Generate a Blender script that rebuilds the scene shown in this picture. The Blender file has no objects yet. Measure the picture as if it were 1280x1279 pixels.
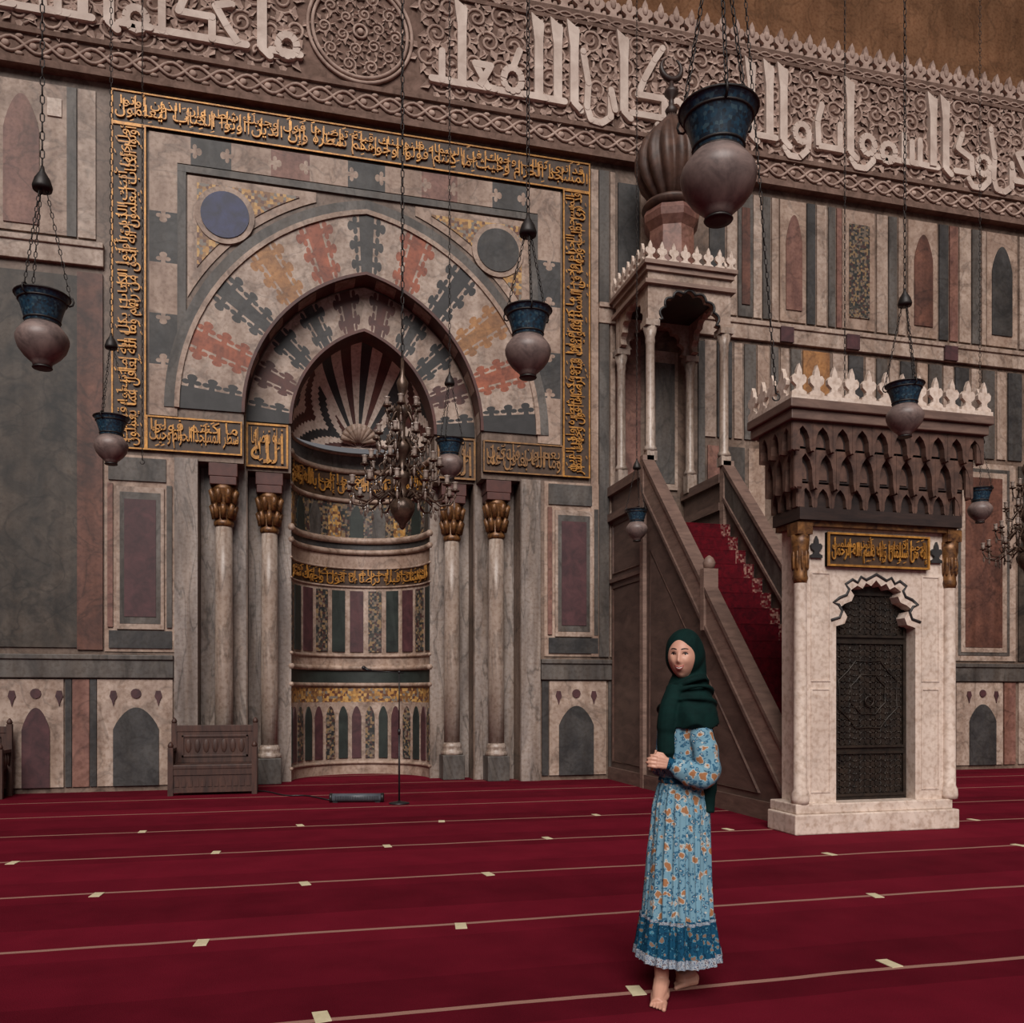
import bpy, bmesh, math, random
from math import sin, cos, pi, sqrt, acos, tanh, floor
from mathutils import Vector
from mathutils.geometry import tessellate_polygon
random.seed(4)
C = bpy.context.scene.collection
F=1100.; H=1.4; L=13.6; HY=867.; TH=math.atan(284/1100)
S_,C_=sin(TH),cos(TH)
def ray(x):
    k=(x-640)/F; return (S_+C_*k, C_-S_*k)
def Xw(x,Y=0):
    a,b=ray(x); return (L+Y)*a/b
def fl(x,y):
    t=F*H/(y-HY); a,b=ray(x); return (t*a,-L+t*b)
def at(x,y,t):
    a,b=ray(x); return Vector((t*a,-L+t*b,H+(HY-y)/F*t))

# ------------------------------------------------------------ materials
def lin(c):
    return tuple(((v/255)/12.92 if v/255<=.04045 else ((v/255+.055)/1.055)**2.4) for v in c)+(1,)
MATS={}
def base(name,rough=.6,metal=0):
    m=bpy.data.materials.new(name); m.use_nodes=True; n=m.node_tree.nodes; l=m.node_tree.links
    b=n['Principled BSDF']; b.inputs['Roughness'].default_value=rough; b.inputs['Metallic'].default_value=metal
    if rough>.7: b.inputs['Specular IOR Level'].default_value=.15
    tc=n.new('ShaderNodeTexCoord'); MATS[name]=m
    return m,n,l,b,tc
def ramp(n,l,src,stops,interp='LINEAR'):
    r=n.new('ShaderNodeValToRGB'); r.color_ramp.interpolation=interp
    e=r.color_ramp.elements
    while len(e)<len(stops): e.new(.5)
    for i,(p,c) in enumerate(stops): e[i].position=p; e[i].color=lin(c)
    l.new(src,r.inputs[0]); return r.outputs[0]
def bump(n,l,b,src,d):
    u=n.new('ShaderNodeBump'); u.inputs['Strength'].default_value=1; u.inputs['Distance'].default_value=d
    l.new(src,u.inputs['Height']); l.new(u.outputs[0],b.inputs['Normal'])
def mul(n,l,a,b_,f=1.):
    x=n.new('ShaderNodeMix'); x.data_type='RGBA'; x.blend_type='MULTIPLY'; x.inputs[0].default_value=f; l.new(a,x.inputs[6]); l.new(b_,x.inputs[7]); return x.outputs[2]
def mat(name,c,c2=None,sc=3.,rough=.55,metal=0,stretch=(1,1,1),bp=0,lo=.35,hi=.68,vein=0):
    m,n,l,b,tc=base(name,rough,metal)
    c2=c2 or tuple(v*.72 for v in c)
    mp=n.new('ShaderNodeMapping'); mp.inputs['Scale'].default_value=stretch; l.new(tc.outputs['Object'],mp.inputs[0])
    t=n.new('ShaderNodeTexNoise'); t.inputs['Scale'].default_value=sc; t.inputs['Detail'].default_value=8; t.inputs['Roughness'].default_value=.65; t.inputs['Distortion'].default_value=.6
    l.new(mp.outputs[0],t.inputs[0])
    col=ramp(n,l,t.outputs[0],[(lo,c2),(hi,c)])
    if vein:
        # thin marble veins where a stretched noise crosses its middle value, fine speckle and broad vertical streaks of age
        v=n.new('ShaderNodeTexNoise'); v.inputs['Scale'].default_value=1.3; v.inputs['Detail'].default_value=4; v.inputs['Distortion'].default_value=.9; l.new(mp.outputs[0],v.inputs[0])
        s=n.new('ShaderNodeMath'); s.operation='SUBTRACT'; s.inputs[1].default_value=.5; l.new(v.outputs[0],s.inputs[0])
        a=n.new('ShaderNodeMath'); a.operation='ABSOLUTE'; l.new(s.outputs[0],a.inputs[0])
        d=int(255*(1-vein)); col=mul(n,l,col,ramp(n,l,a.outputs[0],[(0,(d,d,d)),(.03,(255,255,255))]))
        g=n.new('ShaderNodeTexNoise'); g.inputs['Scale'].default_value=20; g.inputs['Detail'].default_value=5; l.new(tc.outputs['Object'],g.inputs[0])
        col=mul(n,l,col,ramp(n,l,g.outputs[0],[(.3,(218,209,202)),(.55,(255,255,255))]))
        m2=n.new('ShaderNodeMapping'); m2.inputs['Scale'].default_value=(3.5,3.5,.35); l.new(tc.outputs['Object'],m2.inputs[0])
        h=n.new('ShaderNodeTexNoise'); h.inputs['Scale'].default_value=1.4; h.inputs['Detail'].default_value=6; l.new(m2.outputs[0],h.inputs[0])
        col=mul(n,l,col,ramp(n,l,h.outputs[0],[(.3,(206,194,184)),(.6,(255,255,255))]),min(1,vein*5))
    l.new(col,b.inputs['Base Color'])
    if bp: bump(n,l,b,t.outputs[0],bp)
    return m
def mosaic(name,cols,sc,rough=.5):
    m,n,l,b,tc=base(name,rough)
    v=n.new('ShaderNodeTexVoronoi'); v.inputs['Scale'].default_value=sc; v.inputs['Randomness'].default_value=.55
    l.new(tc.outputs['Object'],v.inputs[0])
    s=n.new('ShaderNodeSeparateColor'); l.new(v.outputs['Color'],s.inputs[0])
    k=len(cols)
    l.new(ramp(n,l,s.outputs[0],[(i/k,c) for i,c in enumerate(cols)],'CONSTANT'),b.inputs['Base Color'])
    return m
mat('cream',(192,169,153),(152,128,114),2.2,vein=.16)
mat('white',(226,209,196),(208,189,176),2.5,bp=.003,vein=.05)
mat('pale',(198,178,164),(154,133,120),3,vein=.15)
mat('grey',(112,106,101),(72,68,66),2.,stretch=(1,1,.4),vein=.2)
mat('slate',(78,76,75),(45,44,46),3,vein=.18)
mat('green_grey',(98,87,77),(36,33,31),2.2,vein=.25,lo=.34,hi=.76)
mat('pink',(156,114,100),(114,78,71),2.5,vein=.18)
mat('red_brown',(124,81,66),(80,51,44),2.5,vein=.2)
mat('porphyry',(88,53,56),(58,35,39),6)
mat('brick_red',(176,98,68),(130,72,54),3,vein=.12)
mat('ochre',(188,136,84),(138,98,66),4,vein=.12)
mat('black',(54,52,53),(34,33,34),4)
mat('dark_green',(46,54,50),(28,34,32),4)
mat('wall_stone',(146,125,111),(100,83,73),.9,bp=.004,vein=.2)
mat('brown_wall',(148,108,80),(114,82,59),.8,rough=.8,bp=.006,vein=.12)
mat('band_ground',(138,112,101),(98,78,69),6,rough=.8,bp=.006)
mat('band_scroll',(200,175,162),(154,129,118),4,rough=.75)
mat('letter',(226,208,196),(192,171,159),2.5,rough=.7,bp=.004)
mat('gold',(210,150,68),(140,94,44),11,rough=.42,metal=.2)
mat('gold_worn',(168,122,70),(108,78,52),11,rough=.5,metal=.1)
mat('gold_ground',(84,60,42),(50,37,30),8)
mat('gold_capital',(150,104,60),(66,42,32),14,rough=.4,metal=.3)
mat('dark_red',(96,54,46),(64,34,32),4)
mat('marble_column',(196,180,168),(146,130,120),1.4,rough=.35,stretch=(3,3,.6),vein=.16)
mat('marble_slab',(178,165,156),(122,112,107),1.2,rough=.4,stretch=(2.5,2.5,.5),vein=.25)
mat('lapis',(58,64,104),(44,46,66),5)
mat('wood_dark',(58,42,37),(34,25,24),3,stretch=(1,1,6))
mat('wood_bench',(84,55,45),(50,32,28),3,stretch=(5,1,1))
mat('wood_mid',(124,99,88),(90,70,63),3,stretch=(1,1,5))
mat('wood_taupe',(156,129,116),(116,94,84),3,stretch=(1,1,5))
mat('wood_flank',(108,86,77),(74,57,51),2,stretch=(1,1,3))
mat('wood_carved',(108,79,67),(66,48,42),7,bp=.004)
mat('dome_stone',(104,76,64),(62,45,39),4,bp=.004)
mat('finial_metal',(74,54,48),(48,36,33),6,rough=.5)
mat('bronze',(58,47,39),(31,26,23),9,rough=.45,metal=.3,bp=.004)
mat('iron',(58,52,50),(36,33,33),10,rough=.5,metal=.4)
mat('brass',(112,90,76),(60,47,41),12,rough=.3,metal=.4)
mat('crystal',(150,132,122),(98,82,74),12,rough=.08)
mat('bulb_glass',(178,162,152),(132,117,108),5,rough=.12)
mat('lamp_glass',(140,120,114),(86,73,71),9,rough=.45)
mosaic('enamel',[(30,62,82),(24,48,66),(56,80,92),(34,56,72),(26,38,50)],75,.4)
mosaic('mosaic_gold',[(176,130,70),(120,84,52),(190,150,90),(96,60,46),(150,112,66),(120,110,100)],22)
mosaic('mosaic_dark',[(60,58,54),(110,96,84),(40,42,42),(134,110,80),(70,46,44)],26)
mat('skin',(206,156,135),(192,142,122),8,rough=.5)
mat('lip',(168,84,80),None,8); mat('eye_white',(225,220,215),(215,208,205),5,rough=.2); mat('iris',(36,25,22),None,5,rough=.2); mat('teeth',(236,229,222),(226,218,210),5,rough=.3)
mat('brow',(46,33,30),None,9)
mat('scarf',(9,42,39),(4,26,25),7,rough=.85)
mat('plastic_grey',(92,96,104),(70,74,82),9,rough=.4)
mat('black_metal',(38,36,38),(26,25,27),9,rough=.4)
mat('tape',(222,210,178),(196,184,150),9,rough=.8)
mat('stair_red',(96,11,24),(60,7,17),12,rough=.95)
mosaic('runner_edge',[(90,18,26),(140,102,92),(78,14,22),(102,64,60)],34,.95)
# carpet: rows with a pale line every 1.42 m
m,n,l,b,tc=base('carpet',.95); b.inputs['Specular IOR Level'].default_value=.03
sx=n.new('ShaderNodeSeparateXYZ'); l.new(tc.outputs['Object'],sx.inputs[0])
nz=n.new('ShaderNodeTexNoise'); nz.inputs['Scale'].default_value=.9; nz.inputs['Detail'].default_value=3; l.new(tc.outputs['Object'],nz.inputs[0])
def mth(op,a,b_=None,c_=None):
    q=n.new('ShaderNodeMath'); q.operation=op
    for i,v in enumerate((a,b_,c_)):
        if v is None: continue
        if hasattr(v,'links'): l.new(v,q.inputs[i])
        else: q.inputs[i].default_value=v
    return q.outputs[0]
yy=mth('ADD',sx.outputs[1],mth('MULTIPLY',mth('SUBTRACT',nz.outputs[0],.5),.06))
q=mth('DIVIDE',mth('ADD',yy,9.75),1.42)
fr=mth('ABSOLUTE',mth('SUBTRACT',mth('FRACT',mth('ADD',q,.5)),.5))
line=mth('LESS_THAN',fr,.0145)
row=mth('FRACT',mth('MULTIPLY',mth('FLOOR',mth('ADD',mth('MULTIPLY',q,2),.35)),.387))
fine=n.new('ShaderNodeTexNoise'); fine.inputs['Scale'].default_value=160; l.new(tc.outputs['Object'],fine.inputs[0])
big=n.new('ShaderNodeTexNoise'); big.inputs['Scale'].default_value=2.6; big.inputs['Detail'].default_value=9; l.new(tc.outputs['Object'],big.inputs[0])
sm=mth('ADD',mth('MULTIPLY',row,.3),mth('ADD',mth('MULTIPLY',fine.outputs[0],.3),mth('MULTIPLY',big.outputs[0],.5)))
rc=ramp(n,l,sm,[(.2,(70,12,23)),(.9,(121,26,44))])
mx=n.new('ShaderNodeMix'); mx.data_type='RGBA'; l.new(line,mx.inputs[0]); l.new(rc,mx.inputs[6]); mx.inputs[7].default_value=lin((158,118,106)); l.new(mx.outputs[2],b.inputs['Base Color'])
bump(n,l,b,fine.outputs[0],.004)
# floral cloth
def floral(name,ground,leaf,flower,heart,sc):
    m,n,l,b,tc=base(name,.8)
    nz=n.new('ShaderNodeTexNoise'); nz.inputs['Scale'].default_value=40; l.new(tc.outputs['Object'],nz.inputs[0])
    mxv=n.new('ShaderNodeMix'); mxv.data_type='VECTOR'; mxv.inputs[0].default_value=.035; l.new(tc.outputs['Object'],mxv.inputs[4]); l.new(nz.outputs['Color'],mxv.inputs[5])
    v=n.new('ShaderNodeTexVoronoi'); v.inputs['Scale'].default_value=sc; l.new(mxv.outputs[1],v.inputs[0])
    v2=n.new('ShaderNodeTexVoronoi'); v2.inputs['Scale'].default_value=sc*2.3; l.new(mxv.outputs[1],v2.inputs[0])
    c1=ramp(n,l,v.outputs['Distance'],[(0,heart),(.27,heart),(.32,flower),(.36,flower),(.38,ground)],'LINEAR')
    c2=ramp(n,l,v2.outputs['Distance'],[(0,flower),(.15,flower),(.22,leaf),(.4,leaf),(.47,ground)])
    cut=n.new('ShaderNodeMath'); cut.operation='GREATER_THAN'; cut.inputs[1].default_value=.37; l.new(v.outputs['Distance'],cut.inputs[0])
    x=n.new('ShaderNodeMix'); x.data_type='RGBA'; l.new(cut.outputs[0],x.inputs[0]); l.new(c1,x.inputs[6]); l.new(c2,x.inputs[7]); l.new(x.outputs[2],b.inputs['Base Color'])
floral('floral',(112,150,168),(52,96,124),(176,180,176),(156,108,74),21)
floral('floral_hem',(18,70,98),(12,50,76),(70,128,150),(124,98,82),30)
floral('floral_edge',(150,160,170),(60,80,110),(190,190,190),(90,80,90),60)

# ------------------------------------------------------------ builders
class MB:
    def __init__(s): s.v=[];s.f=[];s.m=[];s.s=[]
    def add(s,vs,fs,mi=0,sm=False):
        o=len(s.v); s.v+=[tuple(v) for v in vs]
        for f in fs: s.f.append([i+o for i in f]); s.m.append(mi); s.s.append(sm)
        return s
    def box(s,x0,x1,y0,y1,z0,z1,mi=0):
        vs=[(x,y,z) for z in (z0,z1) for y in (y0,y1) for x in (x0,x1)]
        return s.add(vs,[[0,2,3,1],[4,5,7,6],[0,1,5,4],[2,6,7,3],[0,4,6,2],[1,3,7,5]],mi)
    def prism(s,pts,a0,a1,axis='y',mi=0,back=True):
        n=len(pts); g={'y':lambda p,a:(p[0],a,p[1]),'x':lambda p,a:(a,p[0],p[1]),'z':lambda p,a:(p[0],p[1],a)}[axis]
        vs=[g(p,a0) for p in pts]+[g(p,a1) for p in pts]
        t=[list(q) for q in tessellate_polygon([[Vector((p[0],p[1],0)) for p in pts]])]
        fs=t+[[i,(i+1)%n,(i+1)%n+n,i+n] for i in range(n)]
        if back: fs+=[[i+n for i in q] for q in t]
        return s.add(vs,fs,mi)
    def lathe(s,prof,c=(0,0,0),n=20,mi=0,ribs=0,amp=0,sm=True,twist=0):
        vs=[]
        for r,z in prof:
            for i in range(n):
                a=2*pi*i/n; rr=r*(1+amp*abs(cos(ribs*a/2+twist*z))) if ribs else r
                vs.append((c[0]+rr*cos(a),c[1]+rr*sin(a),c[2]+z))
        fs=[[j*n+i,j*n+(i+1)%n,(j+1)*n+(i+1)%n,(j+1)*n+i] for j in range(len(prof)-1) for i in range(n)]
        k=(len(prof)-1)*n
        fs+=[list(range(n))[::-1],[k+i for i in range(n)]]
        return s.add(vs,fs,mi,sm)
    def ball(s,c,r,n=12,mi=0):
        r=r if hasattr(r,'__len__') else (r,r,r); vs=[];fs=[]; m=n//2+1
        for j in range(1,m):
            p=-pi/2+pi*j/m
            for i in range(n):
                a=2*pi*i/n; vs.append((c[0]+r[0]*cos(p)*cos(a),c[1]+r[1]*cos(p)*sin(a),c[2]+r[2]*sin(p)))
        b=len(vs); vs+=[(c[0],c[1],c[2]-r[2]),(c[0],c[1],c[2]+r[2])]
        for j in range(m-2):
            for i in range(n): fs.append([j*n+i,j*n+(i+1)%n,(j+1)*n+(i+1)%n,(j+1)*n+i])
        for i in range(n): fs.append([b,(i+1)%n,i]); fs.append([b+1,(m-2)*n+i,(m-2)*n+(i+1)%n])
        return s.add(vs,fs,mi,True)
    def tube(s,pts,r,n=6,mi=0,closed=False,sm=True,fx=1.,ref=None):
        P=[Vector(p) for p in pts]; m=len(P); rr=r if hasattr(r,'__len__') else [r]*m
        vs=[]; u=None
        for i in range(m):
            a=P[i-1] if (i or closed) else P[i]; b=P[(i+1)%m] if (i<m-1 or closed) else P[i]
            t=(b-a).normalized()
            if u is None:
                w=Vector(ref) if ref else (Vector((0,0,1)) if abs(t.z)<.9 else Vector((1,0,0)))
                u=t.cross(w).normalized()
            u=(u-t*u.dot(t)).normalized(); w=t.cross(u)
            for j in range(n):
                q=2*pi*j/n; vs.append(P[i]+(u*cos(q)*fx+w*sin(q))*rr[i])
        fs=[]
        for i in range(m if closed else m-1):
            k=(i+1)%m
            for j in range(n): fs.append([i*n+j,i*n+(j+1)%n,k*n+(j+1)%n,k*n+j])
        if not closed: fs+=[list(range(n))[::-1],[(m-1)*n+j for j in range(n)]]
        return s.add(vs,fs,mi,sm)
    def loft(s,rings,mi=0,caps=True,sm=True):
        n=len(rings[0]); vs=[p for r in rings for p in r]
        fs=[[j*n+i,j*n+(i+1)%n,(j+1)*n+(i+1)%n,(j+1)*n+i] for j in range(len(rings)-1) for i in range(n)]
        if caps: fs+=[list(range(n))[::-1],[(len(rings)-1)*n+i for i in range(n)]]
        return s.add(vs,fs,mi,sm)
    def mesh(s,name,mats,off=(0,0,0)):
        me=bpy.data.meshes.new(name)
        me.from_pydata([(v[0]-off[0],v[1]-off[1],v[2]-off[2]) for v in s.v],[],s.f)
        for q in (mats if isinstance(mats,(list,tuple)) else [mats]): me.materials.append(MATS[q])
        me.polygons.foreach_set('material_index',s.m); me.polygons.foreach_set('use_smooth',s.s)
        bm=bmesh.new(); bm.from_mesh(me); bmesh.ops.recalc_face_normals(bm,faces=bm.faces); bm.to_mesh(me); bm.free()
        me.update(); return me
    def build(s,name,mats,parent=None,world=False,bevel=0,label=None):
        off=Vector((0,0,0))
        if world:
            p=parent
            while p: off+=p.location; p=p.parent
        o=bpy.data.objects.new(name,s.mesh(name,mats,off)); C.objects.link(o); o.parent=parent
        if bevel:
            q=o.modifiers.new('bevel','BEVEL'); q.width=bevel; q.segments=2; q.limit_method='ANGLE'; q.angle_limit=.7
        if label: o['label']=label
        return o
def tag(o,label,cat,group=None):
    o['label']=label; o['category']=cat
    if group: o['group']=group
    return o
def thing(name,label,cat,loc=(0,0,0),rz=0,group=None):
    o=bpy.data.objects.new(name,None); C.objects.link(o); o.location=loc; o.rotation_euler=(0,0,rz); o.empty_display_size=.1
    return tag(o,label,cat,group)
def struct(o): o['kind']='structure'; return o
def dup(o,parent=None):
    c=o.copy(); C.objects.link(c); c.parent=parent
    for ch in list(o.children): dup(ch,c)
    return c
# ---- Arabic lettering
FM={}; c0=0xFE8D
for ch,k in zip('ابةتثجحخدذرزسشصضطظعغفقكلمنهوىي',[2,4,2,4,4,4,4,4,2,2,2,2,4,4,4,4,4,4,4,4,4,4,4,4,4,4,4,2,2,4]):
    FM[ch]=(c0,k); c0+=k
FM['أ']=(0xFE83,2); FM['إ']=(0xFE87,2); FM['ء']=(0xFE80,1); LA={'ا':0xFEFB,'أ':0xFEF7,'إ':0xFEF9}
def arabic(s):
    out=[]; i=0; pj=False
    while i<len(s):
        ch=s[i]
        if ch not in FM: out.append(ch); pj=False; i+=1; continue
        if ch=='ل' and i+1<len(s) and s[i+1] in LA:
            out.append(chr(LA[s[i+1]]+(1 if pj else 0))); pj=False; i+=2; continue
        c,k=FM[ch]; nx=i+1<len(s) and s[i+1] in FM and FM[s[i+1]][1]>1
        nj=k==4 and nx
        out.append(chr(c+((3 if nj else 1) if pj and k>1 else (2 if nj else 0)))); pj=nj; i+=1
    return ''.join(out)[::-1]
TG={}
def text_geo(s,bold):
    key=(s,bold)
    if key in TG: return TG[key]
    cu=bpy.data.curves.new('t','FONT'); cu.body=arabic(s); cu.resolution_u=2; cu.offset=bold; cu.extrude=.03
    o=bpy.data.objects.new('t',cu); C.objects.link(o); bpy.context.view_layer.update()
    me=bpy.data.meshes.new_from_object(o.evaluated_get(bpy.context.evaluated_depsgraph_get()))
    vs=[v.co.copy() for v in me.vertices]; fs=[list(p.vertices) for p in me.polygons]
    bpy.data.objects.remove(o); bpy.data.curves.remove(cu); bpy.data.meshes.remove(me)
    if vs:
        x0=min(v.x for v in vs);x1=max(v.x for v in vs);y0=min(v.y for v in vs);y1=max(v.y for v in vs)
        vs=[((v.x-x0)/(x1-x0),(v.y-y0)/(y1-y0),(v.z+.03)/.06) for v in vs]
    TG[key]=(vs,fs); return TG[key]
def text(mb,s,fn,mi=0,bold=.004):
    vs,fs=text_geo(s,bold); mb.add([fn(*v) for v in vs],fs,mi)
def dense(mb,s1,s2,fn,aspect,mi=0):
    # two interlaced lines of script with vowel strokes and tall shafts between them
    text(mb,s1,lambda u,v,w:fn(u,v*.78,w),mi); text(mb,s2,lambda u,v,w:fn(.01+u*.98,.4+v*.6,w*.8),mi)
    rnd=random.Random(len(s1))
    for i in range(int(aspect*3.4)):
        u=rnd.random()*.97+.01; v=rnd.choice((.06,.4,.72,.92))+rnd.uniform(-.05,.05); a=.08/aspect; h=.06
        mb.add([fn(u,v,.9),fn(u+a*1.6,v+h,.9),fn(u+a*2.,v+h*.55,.9),fn(u+a*.5,v-h*.4,.9)],[[0,1,2,3]],mi)
    for i in range(int(aspect*2.2)):
        u=(i+.5+rnd.uniform(-.3,.3))/int(aspect*2.2+1); a=.034/aspect; z0=rnd.uniform(.12,.3); z1=rnd.uniform(.8,.98)
        mb.add([fn(u,z0,.7),fn(u+a,z0,.7),fn(u+a*1.3,z1,.7),fn(u-a*.6,z1-.05,.7)],[[0,1,2,3]],mi)

# ------------------------------------------------------------ room shell
X0=1.21; SP=5.55; E=.515
def arch_pt(u,a,e=E,cx=X0,cz=SP):
    r=a+e; uu=u if u<=1 else 2-u; fa=acos(-e/r); ph=pi-uu*(pi-fa); x=e+r*cos(ph)
    return (cx+(x if u<=1 else -x), cz+r*sin(ph))
def arc(a,n=40,**k): return [arch_pt(2*i/n,a,**k) for i in range(n+1)]
mb=MB(); mb.box(-12,15.2,-20,3,-.1,0)
fo=struct(mb.build('floor','carpet'))
mb=MB(); mb.box(-12.2,15.4,-12.5,2.5,26,26.3); struct(mb.build('ceiling','brown_wall'))
mb=MB(); mb.box(-12.3,-12,-16,2.5,0,26); struct(mb.build('wall_left','brown_wall'))
mb=MB(); mb.box(15.2,15.5,-16,2.5,0,26); struct(mb.build('wall_right','brown_wall'))
mb=MB()
o1=[(-12,0),(X0-2.435,0),(X0-2.435,4.8),(X0-1.8,4.8)]+arc(1.8)+[(X0+1.8,4.8),(X0+2.435,4.8),(X0+2.435,0),(15.2,0),(15.2,12.6),(-12,12.6)]
mb.prism(o1,0,.4)
mb.box(-12,15.2,0,.4,12.6,26,1)
wall=struct(mb.build('wall_back',['wall_stone','brown_wall']))
def panel(X0_,X1,Z0,Z1,m,d=.03,name='marble_panel',par=None):
    q=MB(); q.box(X0_,X1,-d,0.01,Z0,Z1); return q.build(name,m,par or wall)
def pp(x0,x1,Z0,Z1,m,d=.03,name='marble_panel'): return panel(Xw(x0),Xw(x1),Z0,Z1,m,d,name)
def ogive(xa,xb,za,zb,frac=.28):
    c=(xa+xb)/2; h=(xb-xa)/2; zs=zb-(zb-za)*frac; r=[]
    for i in range(9): a=i/8; r.append((xa+h*a, zs+(zb-zs)*sin(a*pi/2)**.8))
    return [(xa,za)]+r+[(2*c-p[0],p[1]) for p in r[-2::-1]]+[(xb,za)]
def archpanel(x0,x1,Z0,Z1,m,d=.05,name='arched_panel'):
    q=MB(); q.prism(ogive(Xw(x0),Xw(x1),Z0,Z1),-d,.0); return q.build(name,m,wall)
# mouldings along the wall
for a,b in ((-12,X0-2.77),(X0+2.77,15.2)):
    WM=MB(); WM.box(a,b,-.07,0,1.62,1.9); WM.box(a,b,-.1,0,1.88,1.95); WM.build('dado_moulding','grey',wall,bevel=.01)
for a,b in ((-12,X0-3.7),(X0+3.75,15.2)):
    WM=MB(); WM.box(a,b,-.07,0,7.45,7.72); WM.box(a,b,-.1,0,7.7,7.78); WM.build('upper_moulding','pale',wall,bevel=.01)
# left of the mihrab
pp(-150,84,7.85,9.95,'cream'); archpanel(5,50,7.95,9.75,'pink'); pp(84,96,7.85,9.95,'grey'); pp(98,120,7.85,9.95,'pale'); pp(60,78,9.5,9.75,'white',.05)
pp(-40,-5,7.95,9.8,'grey',.05)
pp(-200,97,2.05,7.3,'green_grey'); pp(97,129,2.02,7.36,'red_brown',.04)
for (xa,xb) in ((135,217),(684,748)):
    w=xb-xa
    pp(xa-4,xb+4,2.0,4.82,'cream',.02)
    pp(xa+1,xb-9,4.45,4.78,'grey',.045); pp(xa+w*.02,xb-w*.02,2.05,2.3,'slate',.045)
    pp(xa,xa+w*.08,2.35,4.4,'pink',.05); pp(xb-w*.1,xb-w*.02,2.35,4.4,'grey',.05)
    pp(xa+w*.14,xb-w*.14,2.32,4.36,'pale',.06,'panel_frame'); pp(xa+w*.19,xb-w*.19,2.4,4.28,'grey',.065,'panel_frame')
    pp(xa+w*.26,xb-w*.26,2.5,4.18,'porphyry',.075)
def dado(x0,x1,a0,a1,m):
    pp(x0,x1,.08,1.6,'pale',.03); archpanel(a0,a1,.08,1.2,m)
    c=(a0+a1)/2
    for dx in (-.3,0,.3):
        xc=Xw(c)+dx; q=MB()
        if dx==0: q.prism([(xc+.07*cos(i*pi/6),1.4+.07*sin(i*pi/6)) for i in range(12)],-.05,0)
        else: q.prism([(xc-.05,1.36),(xc-.02,1.3),(xc,1.22),(xc+.02,1.3),(xc+.05,1.36),(xc+.03,1.44),(xc-.03,1.44)],-.05,0)
        q.build('star_inlay','porphyry',wall)
dado(-70,80,28,63,'porphyry'); pp(82,90,.08,1.6,'slate'); pp(91,112,.08,1.6,'pink'); pp(113,121,.08,1.6,'slate'); dado(122,216,142,199,'slate')
pp(677,685,.08,1.6,'slate'); dado(686,757,698,741,'slate'); pp(760,780,.08,1.6,'grey'); dado(1194,1252,1210,1243,'slate'); pp(1254,1268,.08,1.6,'pink'); dado(1272,1345,1290,1330,'porphyry')
# mihrab pilasters
for s in (-1,1):
    a,b=X0+s*2.44,X0+s*2.76; panel(min(a,b),max(a,b),.0,4.82,'marble_slab',.05,'pilaster')
# right of the mihrab
pp(738,747,2.0,9.95,'cream',.04); pp(748,760,2.0,9.95,'grey',.05); pp(762,768,2.0,9.95,'pale',.04); pp(772,798,7.85,9.8,'slate',.04); pp(800,830,7.85,9.95,'cream',.03)
pp(770,800,2.1,7.3,'pink',.03); pp(806,812,2.1,7.35,'slate',.04); pp(818,842,4.9,6.9,'grey',.05); pp(814,846,4.8,7.1,'pale',.04); pp(872,880,2.1,7.35,'grey',.04)
for x0,x1,m,ar in ((886,905,'slate',0),(908,920,'pale',0),(922,940,'grey',0),(926,936,'red_brown',2),(941,951,'pale',0),(953,962,'grey',0),(964,972,'pale',0),(974,1006,'cream',0),(981,1001,'pink',1),(1008,1018,'slate',0),(1020,1032,'pale',0),(1035,1043,'grey',0),(1045,1051,'pink',0),(1052,1092,'cream',0),(1060,1085,'mosaic_dark',2),(1095,1108,'pale',0),(1110,1120,'grey',0),(1122,1131,'pale',0),(1134,1170,'cream',0),(1141,1164,'red_brown',1),(1173,1184,'slate',0),(1186,1196,'pink',0),(1198,1212,'pale',0),(1214,1224,'grey',0),(1226,1231,'pale',0),(1232,1270,'cream',0),(1238,1263,'slate',1),(1273,1286,'pale',0),(1288,1320,'pink',0),(1324,1340,'grey',0),(1344,1360,'pale',0)):
    if ar==1: archpanel(x0,x1,8.05,9.7,m)
    elif ar==2: pp(x0,x1,8.05,9.7,m,.05)
    else: pp(x0,x1,7.85,9.95,m)
for x0,x1,m in ((880,894,'pale'),(896,914,'slate'),(917,927,'pale'),(930,944,'grey'),(946,960,'cream'),(963,972,'grey'),(975,985,'pale'),(988,1000,'grey'),(1003,1036,'ochre'),(1040,1058,'pale'),(1060,1078,'slate'),(1081,1092,'pale'),(1095,1108,'grey'),(1111,1122,'pale'),(1125,1142,'slate'),(1145,1158,'cream'),(1160,1176,'grey'),(1178,1190,'pale'),(1193,1210,'slate'),(1213,1224,'pale'),(1227,1242,'grey'),(1245,1256,'pale'),(1259,1276,'slate'),(1280,1300,'pale'),(1305,1330,'grey')):
    pp(x0,x1,5.75,7.38,m)
for x in (980,1062,1184): pp(x-8,x+8,7.46,7.72,'porphyry',.115,'stone_inlay')
pp(1190,1268,2.0,5.65,'pale',.03); pp(1196,1260,2.1,5.55,'grey',.04,'panel_frame'); pp(1199,1256,2.16,5.48,'pale',.05,'panel_frame'); pp(1204,1250,2.25,5.38,'red_brown',.06)
pp(1272,1340,2.0,5.65,'green_grey',.03)
for x0,x1,m in ((884,900,'pink'),(905,930,'grey'),(935,955,'cream')): pp(x0,x1,2.1,5.6,m)
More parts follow.
